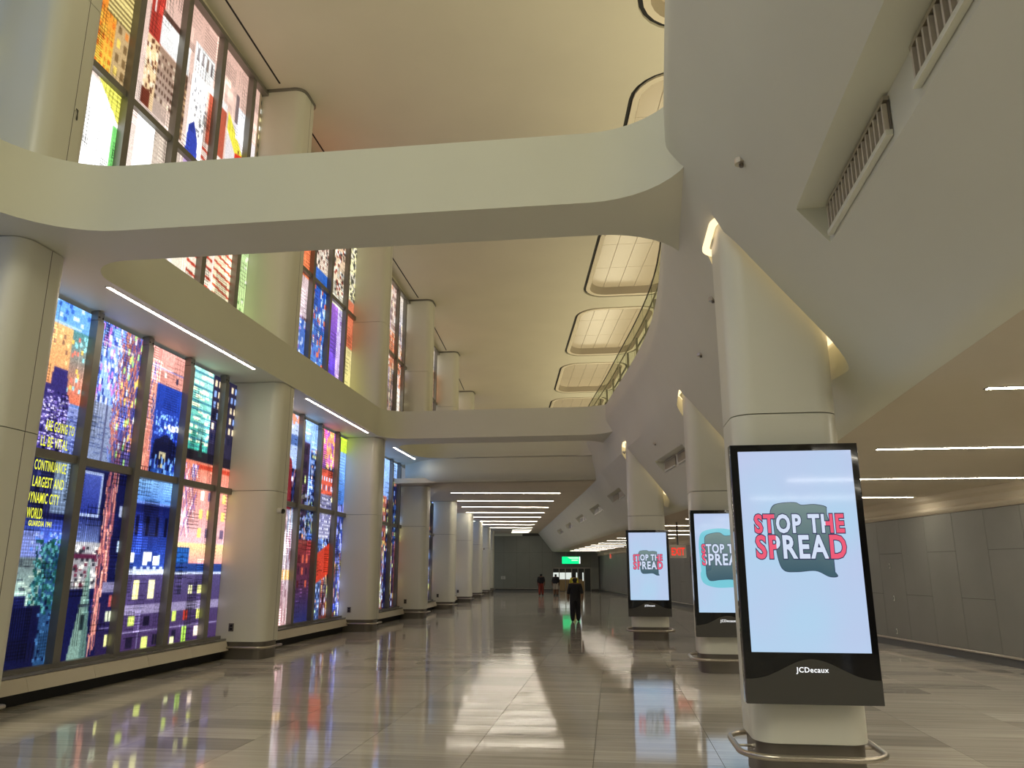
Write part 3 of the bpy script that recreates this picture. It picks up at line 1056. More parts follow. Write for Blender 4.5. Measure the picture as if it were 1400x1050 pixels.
def bay1_upper(cv):
    Rc, G, D = cv.rect, cv.grad, cv.dots
    G(10, 18, 7.5, 15, (255, 250, 240), (222, 172, 152))
    # white-hot pane with orange facade above
    Rc(10, 12.15, 7.5, 10.9, (330, 330, 325)); cv.poly([(11.3, 11.1), (12.2, 11.1), (12.2, 10.3)], (250, 245, 90)); Rc(11.98, 12.2, 7.5, 10.3, (120, 225, 110))
    G(10, 11.75, 11.0, 13.0, (255, 225, 70), (240, 110, 25)); cv.windows(10.6, 11.7, 11.1, 12.9, .12, .2, .6, .6, (250, 150, 40), [(255, 190, 60), (245, 120, 30)], .7)
    Rc(11.7, 12.2, 11.0, 13.4, (200, 165, 110)); cv.windows(11.72, 12.2, 11.2, 12.6, .2, .3, .5, .6, (130, 100, 60), [(255, 215, 90), (240, 140, 60)], .6)
    for z in np.arange(12.4, 15, .11):
        Rc(11.4, 12.2, z, z + .05, (130, 110, 60)); Rc(11.4, 12.2, z + .05, z + .11, (245, 220, 130))
    # second pane
    cv.shift(.45, .3)
    Rc(12.2, 12.8, 7.2, 10.9, (330, 330, 325)); G(12.8, 13.75, 7.5, 10.9, (240, 225, 205), (205, 185, 165))
    for z in np.arange(7.6, 10.9, .13):
        Rc(12.8, 13.75, z, z + .03, (190, 168, 150))
    Rc(13.2, 13.22, 7.5, 10.9, (120, 100, 90))
    G(12.2, 13.75, 11.0, 12.6, (190, 165, 150), (165, 130, 105)); cv.windows(12.6, 13.55, 11.3, 12.6, .11, .2, .55, .5, (95, 70, 55), [(215, 190, 160), (90, 60, 50)], .4)
    Rc(12.2, 12.62, 11.0, 12.6, (245, 205, 150)); D(12.2, 12.6, 11.1, 12.5, 50, [(110, 60, 40), (250, 235, 200)], 2, 4); Rc(12.2, 12.5, 11.0, 11.35, (120, 50, 35))
    Rc(13.58, 13.75, 11.0, 12.6, (110, 80, 60)); cv.windows(13.58, 13.75, 11, 12.6, .09, .14, .5, .5, (200, 160, 110), [(60, 40, 30)], .5)
    Rc(12.2, 12.65, 12.6, 14.2, (185, 50, 40)); Rc(12.3, 12.36, 13.2, 13.8, (240, 220, 210))
    Rc(12.6, 13.75, 12.62, 13.2, (235, 235, 232)); cv.windows(12.65, 13.75, 12.66, 13.1, .2, .5, .45, .6, (150, 130, 120), [(130, 110, 100)], .5); Rc(12.6, 13.75, 13.2, 13.32, (250, 250, 246)); Rc(12.6, 13.3, 13.32, 13.5, (90, 60, 50))
    # third pane
    cv.shift(.15, .95)
    G(13.75, 15.35, 6.0, 9.4, (250, 240, 215), (235, 205, 175))
    for z in np.arange(6.3, 10.6, .24):
        cv.poly([(14.3, z), (15.35, z - .12), (15.35, z - .05), (14.3, z + .07)], (205, 60, 40))
    Rc(13.75, 14.4, 9.4, 11.9, (330, 325, 318)); D(13.8, 14.4, 10.5, 11.8, 50, [(150, 150, 155), (200, 200, 205)], 2, 3)
    cv.poly([(13.75, 9.9), (13.8, 10.6), (14.0, 10.8), (14.2, 10.4), (14.25, 9.9)], (45, 65, 180)); cv.poly([(13.75, 9.0), (13.75, 9.9), (14.3, 9.6), (14.3, 9.0)], (185, 150, 200))
    Rc(14.5, 15.35, 10.6, 11.9, (195, 85, 60)); Rc(14.75, 15.0, 11.0, 11.5, (225, 190, 160)); Rc(13.75, 15.35, 11.9, 12.1, (240, 235, 230))
    Rc(13.75, 14.6, 12.1, 12.75, (245, 244, 240)); cv.windows(13.8, 14.6, 12.15, 12.7, .2, .55, .4, .6, (120, 110, 110), [(140, 120, 110)], .4)
    # fourth pane
    cv.shift(.1, .3)
    Rc(15.35, 18, 10.3, 11.6, (225, 215, 215)); cv.poly([(15.35, 11.2), (15.35, 11.7), (16.2, 10.9), (16.2, 10.4)], (250, 235, 60)); Rc(15.75, 16.3, 11.2, 12.1, (250, 250, 255)); Rc(15.65, 15.8, 11.6, 12.4, (120, 100, 100))
    cv.poly([(15.8, 9.2), (15.8, 10.8), (16.2, 10.9), (16.25, 11.2), (16.6, 11.3), (16.7, 9.2)], (235, 50, 30)); cv.windows(15.9, 16.7, 9.4, 11.0, .25, .2, .12, .5, (150, 25, 20), [(110, 20, 20)], .5)
    Rc(15.35, 15.8, 9.2, 10.4, (215, 195, 170)); D(15.35, 15.8, 9.2, 10.4, 60, [(120, 100, 90), (250, 245, 230)], 3)
    G(15.35, 18, 5.8, 9.3, (250, 235, 180), (240, 220, 190))
    for z in np.arange(6.0, 9.3, .2):
        cv.poly([(15.35, z + .06), (16.6, z - .1), (16.6, z - .04), (15.35, z + .12)], (205, 70, 45))
    Rc(16.85, 18, 10, 14.6, (120, 100, 70)); cv.windows(16.9, 18, 10, 14.5, .2, .26, .5, .5, (50, 50, 40), [(240, 220, 150), (255, 255, 240)], .5)
    cv.shift(-.7, -1.55)
    G(16.9, 18, 7.5, 10.4, (215, 245, 150), (190, 225, 150)); D(16.9, 18, 7.5, 10.4, 60, [(120, 170, 90), (245, 250, 220)], 4, 3)
    cv.soften()
    cv.grain(.06)


def bay2_lower(cv):
    city(cv, NIGHT)
    cv.shift(1.45, 0)
    Rc, G, D = cv.rect, cv.grad, cv.dots
    G(18, 20.3, 4.9, 6.7, (150, 175, 225), (190, 200, 235)); D(18, 20.3, 6.1, 6.6, 40, [(225, 150, 120)], 4); Rc(18, 20.2, 5.6, 5.9, (80, 110, 170))
    cv.poly([(18.5, 3.6), (18.5, 5.3), (19.2, 5.6), (19.9, 5.1), (20.0, 3.6)], (120, 36, 48)); cv.windows(18.5, 19.9, 4.2, 5.2, .25, .4, .5, .5, (70, 24, 44), [(250, 230, 190), (240, 170, 90)], .7)
    G(19.0, 20.4, .4, 3.7, (190, 150, 150), (150, 165, 190)); Rc(19.0, 20.4, 1.75, 2.0, (235, 190, 110)); cv.streaks(19.0, 20.4, .4, 3.7, 90, [(225, 215, 215), (130, 90, 100)], .1, .8)
    G(20.4, 22.0, .4, 2.9, (45, 50, 100), (130, 50, 48)); cv.windows(20.4, 22, 1.4, 2.6, .3, .36, .45, .6, (90, 40, 46), [(190, 90, 70), (70, 40, 60)], .5)
    D(20.4, 22, 3.0, 4.3, 130, [(20, 24, 50), (120, 140, 190)], 3)
    cv.poly([(21.9, 1.5), (21.9, 2.4), (23.4, 2.9), (23.4, 1.9)], (185, 60, 40)); Rc(22, 23.3, 3.0, 4.4, (130, 130, 165)); cv.windows(22, 23.3, 3, 4.4, .14, .12, .6, .45, (225, 225, 240), [(90, 90, 140)], .3)
    G(22, 23.3, 4.4, 5.2, (215, 95, 70), (200, 80, 60)); cv.windows(22, 23.3, 4.45, 5.1, .22, .3, .4, .5, (80, 70, 110), [(190, 210, 240)], .3)
    G(22, 23.6, 5.3, 6.7, (215, 120, 190), (235, 90, 120)); Rc(22.6, 23.6, 5.6, 6.7, (235, 150, 110)); D(22, 23.6, 5.2, 6.6, 60, [(250, 200, 120), (160, 90, 200)], 3, 5)
    G(23.6, 26, 4.2, 6.6, (60, 110, 190), (150, 190, 235)); Rc(23.7, 24.6, 6.0, 6.7, (190, 220, 60)); D(23.6, 26, .5, 4.2, 120, [(110, 120, 210), (40, 60, 140), (150, 160, 220)], 4, 6)
    cv.shift(-1.45, 0)
    cv.soften()
    cv.grain(.1)


def bay2_upper(cv):
    city(cv, DAY)
    cv.shift(1.45, 0)
    Rc, G, D = cv.rect, cv.grad, cv.dots
    G(18, 20.6, 10.9, 15, (240, 120, 70), (225, 100, 60)); Rc(20.4, 20.6, 9, 15, (90, 80, 80)); G(16, 20.5, 9.6, 10.9, (205, 180, 190), (225, 195, 195)); D(18, 20.5, 9.7, 10.8, 40, [(245, 235, 240)], 2)
    Rc(18, 20.5, 7.5, 9.5, (70, 110, 200)); D(18, 20.5, 7.5, 9.5, 240, [(40, 80, 180), (170, 190, 235), (130, 90, 190), (225, 235, 250)], 3, 3)
    Rc(20.5, 22.2, 11.6, 15, (240, 215, 190)); D(20.5, 21.7, 11.6, 14.5, 220, [(60, 50, 50), (250, 240, 220), (120, 70, 60)], 3, 3); Rc(20.6, 22.2, 10.9, 11.6, (40, 100, 205))
    G(20.5, 22.2, 7.5, 10.9, (90, 150, 230), (30, 80, 200)); D(20.5, 22.2, 7.5, 10.9, 130, [(150, 200, 250), (240, 110, 80), (70, 60, 170), (230, 240, 255)], 3, 5)
    G(22.2, 23.8, 10.9, 15, (235, 230, 200), (240, 170, 120)); D(22.2, 23.8, 11, 14, 160, [(70, 60, 60), (250, 250, 240), (150, 50, 40)], 4, 3)
    G(22.2, 22.9, 7.5, 10.9, (60, 40, 200), (150, 90, 200)); G(22.9, 23.8, 7.5, 10.9, (215, 165, 235), (200, 190, 240)); D(22.9, 23.8, 7.5, 10.9, 40, [(240, 225, 250), (160, 120, 210)], 3)
    G(23.5, 26, 7.5, 9.8, (235, 225, 120), (235, 215, 140)); G(23.5, 26, 9.8, 11.6, (230, 110, 70), (215, 110, 75)); Rc(23.8, 26, 11.6, 15, (215, 205, 180)); D(23.8, 26, 11.6, 15, 200, [(70, 70, 60), (250, 240, 170)], 4, 3)
    cv.shift(-1.45, 0)
    cv.soften()
    cv.grain(.08)


PLOW = print_mat('printed_glass_low', 1.2)
PUP = print_mat('printed_glass_high', 1.05)


def grid_pane(name, cv, ya, yb, za, zb, xoff, m, parent):
    """a glass pane with one printed cell per canvas cell; follows the facade line"""
    q = cv.sl(ya, yb, za, zb)
    a = cv.a[q]
    h, w = a.shape[:2]
    yy_ = np.linspace(ya, yb, w + 1)
    zz = np.linspace(za, zb, h + 1)
    xa, xb = L(ya) + xoff, L(yb) + xoff
    Yg, Zg = np.meshgrid(yy_, zz)
    Xg = xa + (xb - xa) * (Yg - ya) / (yb - ya)
    V = np.stack([Xg, Yg, Zg], -1).reshape(-1, 3)
    idx = np.arange((h + 1) * (w + 1)).reshape(h + 1, w + 1)
    F = np.stack([idx[:-1, :-1], idx[:-1, 1:], idx[1:, 1:], idx[1:, :-1]], -1).reshape(-1, 4)
    nv = len(V)
    # glass thickness: back sheet and edges
    bk = np.array([(xa - .03, ya, za), (xb - .03, yb, za), (xb - .03, yb, zb), (xa - .03, ya, zb)])
    c0, c1, c2, c3 = idx[0, 0], idx[0, -1], idx[-1, -1], idx[-1, 0]
    ext = np.array([(nv + 1, nv, nv + 3, nv + 2), (nv, nv + 1, c1, c0), (nv + 2, nv + 3, c3, c2), (nv + 1, nv + 2, c2, c1), (nv + 3, nv, c0, c3)])
    V = np.vstack([V, bk])
    F = np.vstack([F, ext])
    cols = np.vstack([np.clip(a.reshape(-1, 3) / 255.0, 0, 1.6) ** 2.2, np.zeros((5, 3))])
    org = np.array([xa, ya, za])
    me = bpy.data.meshes.new(name)
    me.vertices.add(len(V))
    me.vertices.foreach_set('co', (V - np.array(parent.location)).astype(np.float32).ravel())
    me.loops.add(F.size)
    me.loops.foreach_set('vertex_index', F.ravel().astype(np.int32))
    me.polygons.add(len(F))
    me.polygons.foreach_set('loop_start', np.arange(0, F.size, 4, dtype=np.int32))
    me.update(calc_edges=True)
    me.materials.append(m)
    set_ink(me, cols)
    o = bpy.data.objects.new(name, me)
    COL.objects.link(o)
    o.parent = parent
    return o


XG = -1.17      # glass plane, from column face line L
XM = -1.02      # mullion front
MULLS = [[-6.8, -5.2, -3.6, -2.0, -.4], [2.75, 4.33, 5.9, 7.45, 8.6], [10.62, 12.2, 13.78, 15.36, 16.95], [20.2, 21.75, 23.28, 24.85], [28.3, 29.85, 31.4, 32.6],
         [35.6, 37.2, 38.8, 40.3], [43.4, 45.2, 47.0, 48.6], [51.8, 53.6, 55.4, 57.1], [60.3, 62.2, 64.0, 65.7], [68.7, 70.5, 72.0]]
ends = [-8.0] + [c for c in COLY]
wn = 0
ZSILL = 0.52
for bi in range(len(MULLS)):
    if bi == 0:
        ya, yb = -7.6, COLY[0]
    else:
        ya, yb = COLY[bi - 1] + .95, COLY[bi]
    ms = MULLS[bi]
    near = 2 <= bi <= 3
    for level in (0, 1):
        if level == 1 and bi > 7:
            continue
        if level == 0:
            z0, z1, zt = ZSILL, (6.52 if yb < 34 else 5.6), 3.86
        else:
            z0, z1, zt = 7.6, ZC((ya + yb) / 2) - .32, 11.05
        res = {1: .055, 2: .026, 3: .034, 4: .05}.get(bi, .075 if bi > 4 else .12)
        cv = Canvas(ya - .1, yb + .1, z0, z1 + .3, res, 17 * bi + level * 5 + 3)
        if bi == 2 and level == 0:
            bay1_lower(cv)
        elif bi == 2:
            bay1_upper(cv)
        elif bi == 3 and level == 0:
            bay2_lower(cv)
        elif bi == 3:
            bay2_upper(cv)
        else:
            city(cv, BLUE if (bi == 1 and level == 1) else (NIGHT if level == 0 else DAY))
        wn += 1
        root = empty('window_%d' % wn, (L((ya + yb) / 2) + XG, (ya + yb) / 2, z0))
        struct(root, 'printed glass %s window bay' % ('lower' if level == 0 else 'upper'))
        ox, oy, oz = root.location

        def lbox(name, y0, y1, dx0, dx1, za, zb, m, par=root):
            p = [(L(y0) + dx0 - ox, y0 - oy), (L(y0) + dx1 - ox, y0 - oy), (L(y1) + dx1 - ox, y1 - oy), (L(y1) + dx0 - ox, y1 - oy)]
            return MB().prism(p, za - oz, zb - oz).obj(name, m, par)
        edges = [ya] + ms + [yb]
        for i in range(len(edges) - 1):
            e0 = edges[i] + (.09 if i > 0 else 0.01)
            e1 = edges[i + 1] - (.09 if i + 1 < len(edges) - 1 else 0.01)
            if e1 - e0 < .15:
                continue
            for (za, zb) in ((z0, zt - .075), (zt + .075, z1)):
                p = grid_pane('pane', cv, e0, e1, za, zb, XG, PLOW if level == 0 else PUP, root)
            lbox('transom', e0, e1, XG - .02, XM - .05, zt - .07, zt + .07, MULL)
        for y in ms:
            ztop = z1 - (.12 if level == 0 else 0)
            lbox('mullion', y - .09, y + .09, XG - .03, XM, z0, ztop, MULL)
            if level == 0 and bi in (2, 3, 4):
                br = lbox('top_bracket', y - .085, y + .085, XG - .02, XM - .02, ztop + .012, z1 + .06, MULL)
                for dy in (-.05, .05):
                    lbox('bolt', y + dy - .012, y + dy + .012, XM - .021, XM - .008, ztop + .06, ztop + .085, BLACK, br).location = (0, 0, 0)
        if level == 0:
            lbox('bottom_rail', ya, yb, XG - .03, XM - .02, z0 - .06, z0, MULL)
            lbox('sill_top', ya, yb, XG - .05, XM + .12, z0 - .1, z0 - .06, SILLTOP)
            # sloped sill panels with joints above a dark toe recess
            js = [ya] + [y + .78 for y in ms if y + .78 < yb - .3] + [yb]
            for y0_, y1_ in zip(js[:-1], js[1:]):
                y0g, y1g = y0_ + .004, y1_ - .004
                v = []
                for y in (y0g, y1g):
                    v += [(L(y) + XM + .13 - ox, y - oy, .41 - oz), (L(y) + XM + .20 - ox, y - oy, .20 - oz), (L(y) + XM + .0 - ox, y - oy, .18 - oz), (L(y) + XM + .0 - ox, y - oy, .41 - oz)]
                mk('sill_panel', v, [(0, 1, 2, 3), (7, 6, 5, 4), (0, 4, 5, 1), (1, 5, 6, 2), (2, 6, 7, 3), (3, 7, 4, 0)], SILLM, root)
            lbox('toe_recess', ya, yb, XG - .1, XM + .02, 0, .19, BLACK)
        else:
            lbox('head_frame', ya, yb, XG - .03, XM + .02, z1, z1 + .12, MULL)
            lbox('head_bulkhead', ya, yb, XG - .05, XM - .05, z1 + .12, ZC(ya) + .1, CEILM)
            # dark linear slot in the ceiling
            mb = MB()
            yA, yB = ya + .15, yb - .25
            p = [(L(yA) + XM + .42 - ox, yA), (L(yA) + XM + .47 - ox, yA), (L(yB) + XM + .47 - ox, yB), (L(yB) + XM + .42 - ox, yB)]
            n0 = [(x, y - oy, ZC(y) - .004 - oz) for x, y in p] + [(x, y - oy, ZC(y) + .02 - oz) for x, y in p]
            mk('ceiling_slot', n0, [(3, 2, 1, 0), (4, 5, 6, 7), (0, 1, 5, 4), (1, 2, 6, 5), (2, 3, 7, 6), (3, 0, 4, 7)], BLACK, root)
        if bi == 2 and level == 0:
            LT = emit('yellow_lettering', (.85, .88, .06), 1.0)
            for (body, yr, z, hgt, wid) in (('ARE GOING TO', 12.07, 4.27, .17, .70), ('LL BE VITAL', 11.96, 4.0, .17, .64), ('CONTINUANCE', 12.0, 3.6, .17, .74), ('LARGEST AND', 11.99, 3.33, .17, .72),
                                            ('DYNAMIC CITY', 11.93, 3.07, .17, .74), ('WORLD.', 11.6, 2.82, .17, .36), ('GUARDIA 1941', 11.83, 2.70, .085, .52)):
                v, f = text_mesh(body, hgt / .72, offset=.0035, spacing=1.1)
                lo, hi = v[:, 0].min(), v[:, 0].max()
                v = [(L(12) + XG + .006 - ox, yr - (hi - p[0]) / (hi - lo) * wid - oy, z + p[1] - oz) for p in v]
                mk('lettering', v, f, LT, root)

# ------------------------------------------------------------------ facade columns
CH = 0.95


def facade_column(ztop, with_upper, zup):
    root = empty('facade_column', (0, 0, 0))
    out = rrect(-1.3, 0, 0, CH, (0, .26, .2, 0), 7)
    ins = rrect(-1.27, -.035, .035, CH - .02, (0, .24, .18, 0), 7)
    MB().prism(ins, 0, .38).obj('base', BASEM, root, 30)
    MB().prism(rrect(-1.28, -.05, .05, CH - .03, (0, .2, .1, 0), 5), .38, ztop).obj('core', SEAM, root)
    MB().prism(out, .39, 3.88).obj('lower_panel', COLM, root, 30)
    MB().prism(out, 3.892, ztop - .012).obj('upper_panel', COLM, root, 30)
    if with_upper:
        MB().prism(out, ZT, 10.9).obj('upper_storey_panel', COLM, root, 30)
        MB().prism(out, 10.912, zup).obj('upper_storey_panel', COLM, root, 30)
        MB().prism(rrect(-1.28, -.05, .05, CH - .03, (0, .2, .1, 0), 5), ZT, zup).obj('core', SEAM, root)
        o2 = rrect(-1.3, .05, -.05, CH + .05, (0, .3, .25, 0), 7)
        MB().prism(o2, zup - .05, zup + .05).obj('shadow_gap_collar', MULL, root, 30)
    # bumper rail wrapping the hall side
    path = [(-.82, .03, .27), (-.82, -.10, .27)]
    for k in range(7):
        a = -math.pi / 2 + math.pi / 2 * k / 6
        path.append((-.16 + .27 * math.cos(a), .17 + .27 * math.sin(a), .27))
    path += [(.11, CH - .15, .27), (-.02, CH - .12, .27)]
    MB().tube(path, .026, 8).obj('bumper_rail', STEEL, root, 60)
    ol = MB().box(-.86, -.74, -.012, 0, .62, .80).obj('outlet_cover', BASEM, root)
    MB().box(-.83, -.77, -.016, -.012, .65, .70).obj('socket', BLACK, ol)
    MB().box(-.83, -.77, -.016, -.012, .72, .77).obj('socket', BLACK, ol)
    # vertical joint on the hall-side face
    MB().box(-.002, .0015, .565, .575, .4, ztop - .02).obj('vertical_joint', SEAM, root)
    if with_upper:
        MB().box(-.002, .0015, .565, .575, ZT, zup - .05).obj('vertical_joint', SEAM, root)
    return root


clab = ['white facade column just behind the camera', 'nearest white facade column, cut by the left edge of the picture', 'white facade column with a security camera, right of the first window bay',
        'white facade column under the second cross beam', 'white facade column where the passage ceiling begins', 'fifth white facade column along the windows', 'sixth white facade column along the windows',
        'seventh white facade column along the windows', 'eighth white facade column, with a small dark camera', 'farthest white facade column next to the grey far wall']
for i, y in enumerate(COLY):
    zt = ZS if y < 32 else ZPASS
    c = facade_column(zt, i <= 7, ZC(y + .5))
    slope = (L(y + 1) - L(y))
    c.location = (L(y), y, 0)
    tag(c, clab[i], 'column', 'white columns along the window wall')

# security cameras on columns


def sec_cam(x, y, z, lab):
    r = empty('security_camera', (x, y, z))
    mb = MB()
    mb.prism([(.07 * math.cos(t * math.pi / 6), .07 * math.sin(t * math.pi / 6)) for t in range(12)], -.03, .09)
    mb.v = [(p[2], p[0], p[1]) for p in mb.v]
    mb.obj('housing', COLM, r, 40)
    bm = bmesh.new()
    bmesh.ops.create_uvsphere(bm, u_segments=12, v_segments=8, radius=.062)
    me = bpy.data.meshes.new('dome')
    bm.to_mesh(me)
    bm.free()
    me.materials.append(GLASSBLACK)
    o = bpy.data.objects.new('dome', me)
    o.location = (.10, 0, -.015)
    COL.objects.link(o)
    o.parent = r
    return tag(r, lab, 'camera')


sec_cam(L(18) + .03, 18.0, 3.42, 'white dome security camera on the column right of the first window bay')
sec_cam(L(58) + .03, 58.5, 3.6, 'tiny dark security camera on a far facade column')
hk = empty('wall_hook', (L(9.6), 9.6, 8.85))
MB().tube([(0, 0, .14), (.04, 0, .1), (.04, 0, .0), (.0, .05, -.03)], .012, 6).obj('hook_bar', SEAM, hk)
MB().box(-.002, .012, -.03, .03, .1, .18).obj('hook_plate', COLM, hk)
tag(hk, 'small dark hook on the upper part of the nearest column', 'hook')

# ------------------------------------------------------------------ strip lights


def strip(name, a, b, z, w, lab, group, m=None):
    a, b = Vector(a), Vector(b)
    d = b - a
    r = empty(name, ((a.x + b.x) / 2, (a.y + b.y) / 2, z), math.atan2(d.y, d.x))
    h = d.length / 2
    MB().box(-h, h, -w / 2, w / 2, -.006, .0).obj('diffuser', m or STRIP, r)
    MB().box(-h - .02, h + .02, -w / 2 - .015, w / 2 + .015, -.003, .004).obj('trim_frame', SEAM, r)
    return tag(r, lab, 'light strip', group)


for (ya, yb, lab) in ((2.0, 7.4, 'light strip under the ledge behind the camera'), (11.06, 16.45, 'longest light strip under the window ledge'), (19.66, 25.1, 'second light strip under the window ledge'), (28.35, 31.5, 'short light strip under the ledge beyond the second beam')):
    strip('light_strip', (L(ya) - .14, ya), (L(yb) - .14, yb), ZS - .003, .06, lab, 'light strips under the ledge', STRIPF)
ordw = ['first', 'second', 'third', 'fourth', 'fifth', 'sixth', 'seventh', 'eighth', 'ninth', 'tenth', 'eleventh', 'twelfth', 'thirteenth', 'fourteenth']
for i, y in enumerate((36.9, 41.2, 45.3, 49.6, 54.0, 58.5, 63.0, 67.5)):
    x1 = R(y) - 1.15
    x0 = x1 - 5.2 + .08 * i
    k = .17
    strip('light_strip', (x0, y - k * 2.6), (x1, y + k * 2.6), ZPASS - .003, .07, '%s light strip from the front across the far passage ceiling' % ordw[i], 'light strips across the passage ceiling', STRIPP)
for i, y in enumerate((71.5, 74.0, 76.3)):
    x1 = R(y) - 1.0
    strip('light_strip', (x1 - 1.7, y - .15), (x1, y + .15), ZPASS - .003, .055, '%s of the three short light strips at the far wall' % ordw[i], 'short light strips at the far wall', STRIPF)
yk = [8.1 + 4.1 * i for i in range(-3, 17)]
for i, y in enumerate(yk):
    x0 = R(y) + (2.48 if y < 20 else 2.8)
    x1 = min(x0 + 6.2, WR(y) - .5)
    k = .16 * min(1, max(0, (y - 12) / 14))
    vis = i - 3
    if vis < 0:
        lab = '%s light strip of the low ceiling behind the camera' % ordw[i]
    else:
        lab = ('%s light strip of the low ceiling at the right, counted from the front' % ordw[vis]) if vis < 14 else ('far light strip of the low ceiling, %s before the far wall' % ['third', 'second', 'last'][vis - 14])
    strip('light_strip', (x0, y - k * (x1 - x0) / 2), (x1, y + k * (x1 - x0) / 2), ZLOW - .003, .07 if y < 24 else .05, lab, 'light strips across the low ceiling', STRIP if y < 26 else STRIPF)

# ------------------------------------------------------------------ display columns


def inside(px, py, poly):
    r, j = False, len(poly) - 1
    for i in range(len(poly)):
        (xi, yi), (xj, yj) = poly[i], poly[j]
        if (yi > py) != (yj > py) and px < (xj - xi) * (py - yi) / (yj - yi) + xi:
            r = not r
        j = i
    return r


klabel = ['nearest wide white column carrying the biggest display', 'middle white column, partly hidden behind the nearest display', 'farthest white display column beside the walking man']
for i, (x, y) in enumerate(KX[:3]):
    root = empty('display_column', (x, y, 0))
    o = rrect(0, 1.1, 0, 1.0, (.24,) * 4, 7)
    ins = rrect(.03, 1.07, .03, .97, (.22,) * 4, 7)
    top = lambda a, c, x=x, y=y: min(soffit(x + a, y + c) + .4, 5.96)
    MB().prism(ins, 0, .36).obj('base', BASEM, root, 30)
    MB().prism(rrect(.05, 1.05, .05, .95, (.2,) * 4, 5), .36, 3.7).obj('core', SEAM, root)
    MB().prism(o, .37, 3.62).obj('lower_panel', COLM, root, 30)
    MB().prism(o, 3.632, top).obj('upper_panel', COLM, root, 30)
    rail = rrect(-.14, 1.24, -.14, 1.1, (.34,) * 4, 7)
    MB().tube([(a, c, .27) for a, c in rail], .03, 8, True).obj('bumper_rail', STEEL, root, 60)
    for (a, c, a2, c2) in ((.55, .03, .55, -.13), (-.13, .5, .03, .5), (1.07, .5, 1.23, .5)):
        MB().tube([(a, c, .25), (a2, c2, .25)], .014, 6).obj('rail_bracket', STEEL, root)
    tag(root, klabel[i], 'column', 'white display columns on the right')
    # warm light hidden in the pocket round the column head
    cl = empty('cove_light', (x, y, 0))
    p0 = rrect(-.10, 1.24, -.11, 1.12, (.28,) * 4, 7)
    p1 = rrect(-.02, 1.12, -.02, 1.02, (.24,) * 4, 7)
    n = len(p0)
    vs = []
    for dz in (.36, .385):
        for pp in (p0, p1):
            vs += [(a, c, min(soffit(x + a, y + c) + dz, 5.54 + dz)) for a, c in pp]
    fs = []
    for k in range(n):
        j = (k + 1) % n
        fs += [(k, j, n + j, n + k), (2 * n + k, 3 * n + k, 3 * n + j, 2 * n + j), (k, 2 * n + k, 2 * n + j, j), (n + k, n + j, 3 * n + j, 3 * n + k)]
    mk('lamp_ring', vs, fs, COVE, cl)
    tag(cl, ['warm cove light round the top of the nearest display column', 'warm cove light round the top of the middle display column', 'warm cove light round the top of the farthest display column'][i], 'light', 'cove lights at the display column heads')

SCR = []


def screen_mat():
    m = bpy.data.materials.new('screen_glow')
    m.use_nodes = True
    nt = m.node_tree
    b = nt.nodes['Principled BSDF']
    b.inputs['Base Color'].default_value = (.01, .01, .012, 1)
    b.inputs['Roughness'].default_value = .06
    tc = nt.nodes.new('ShaderNodeTexCoord')
    n = nt.nodes.new('ShaderNodeTexNoise')
    n.inputs['Scale'].default_value = .9
    n.inputs['Detail'].default_value = 1
    nt.links.new(tc.outputs['Object'], n.inputs['Vector'])
    r = nt.nodes.new('ShaderNodeValToRGB')
    r.color_ramp.elements[0].position = .35
    r.color_ramp.elements[0].color = (*lin((176, 214, 240)), 1)
    r.color_ramp.elements[1].position = .65
    r.color_ramp.elements[1].color = (*lin((190, 202, 236)), 1)
    nt.links.new(n.outputs['Fac'], r.inputs['Fac'])
    nt.links.new(r.outputs['Color'], b.inputs['Emission Color'])
    b.inputs['Emission Strength'].default_value = .88
    return m


def letter_mat():
    m = bpy.data.materials.new('poster_letters')
    m.use_nodes = True
    nt = m.node_tree
    b = nt.nodes['Principled BSDF']
    a = nt.nodes.new('ShaderNodeAttribute')
    a.attribute_name = 'ink'
    b.inputs['Base Color'].default_value = (.01, .01, .01, 1)
    b.inputs['Roughness'].default_value = .06
    nt.links.new(a.outputs['Color'], b.inputs['Emission Color'])
    b.inputs['Emission Strength'].default_value = .9
    return m


SCREEN, LETM = screen_mat(), letter_mat()
PINK, LWHITE, OUTL = lin((236, 92, 120)), lin((212, 224, 246)), lin((46, 52, 88))
TEAL1, TEAL0, CYAN = lin((120, 142, 140)), lin((62, 92, 106)), lin((120, 200, 216))


def flat_poly(name, pts, yoff, m, parent, cols=None):
    v = [(x, yoff, z) for x, z in pts]
    bm = bmesh.new()
    vv = [bm.verts.new(p) for p in v]
    f = bm.faces.new(vv)
    bmesh.ops.triangulate(bm, faces=[f])
    bm.normal_update()
    for f in bm.faces:
        if f.normal.y > 0:
            f.normal_flip()
    me = bpy.data.meshes.new(name)
    bm.to_mesh(me)
    bm.free()
    me.materials.append(m)
    if cols is not None:
        at = me.attributes.new('ink', 'FLOAT_COLOR', 'POINT')
        for i, vt in enumerate(me.vertices):
            at.data[i].color = (*cols(vt.co), 1)
    o = bpy.data.objects.new(name, me)
    COL.objects.link(o)
    o.parent = parent
    return o


def closed_curve(pts, n=8):
    """Catmull-Rom through pts"""
    out = []
    m = len(pts)
    P = [np.array(p, float) for p in pts]
    for i in range(m):
        p0, p1, p2, p3 = P[i - 1], P[i], P[(i + 1) % m], P[(i + 2) % m]
        for k in range(n):
            t = k / n
            q = .5 * ((2 * p1) + (-p0 + p2) * t + (2 * p0 - 5 * p1 + 4 * p2 - p3) * t * t + (-p0 + 3 * p1 - 3 * p2 + p3) * t ** 3)
            out.append((q[0], q[1]))
    return out


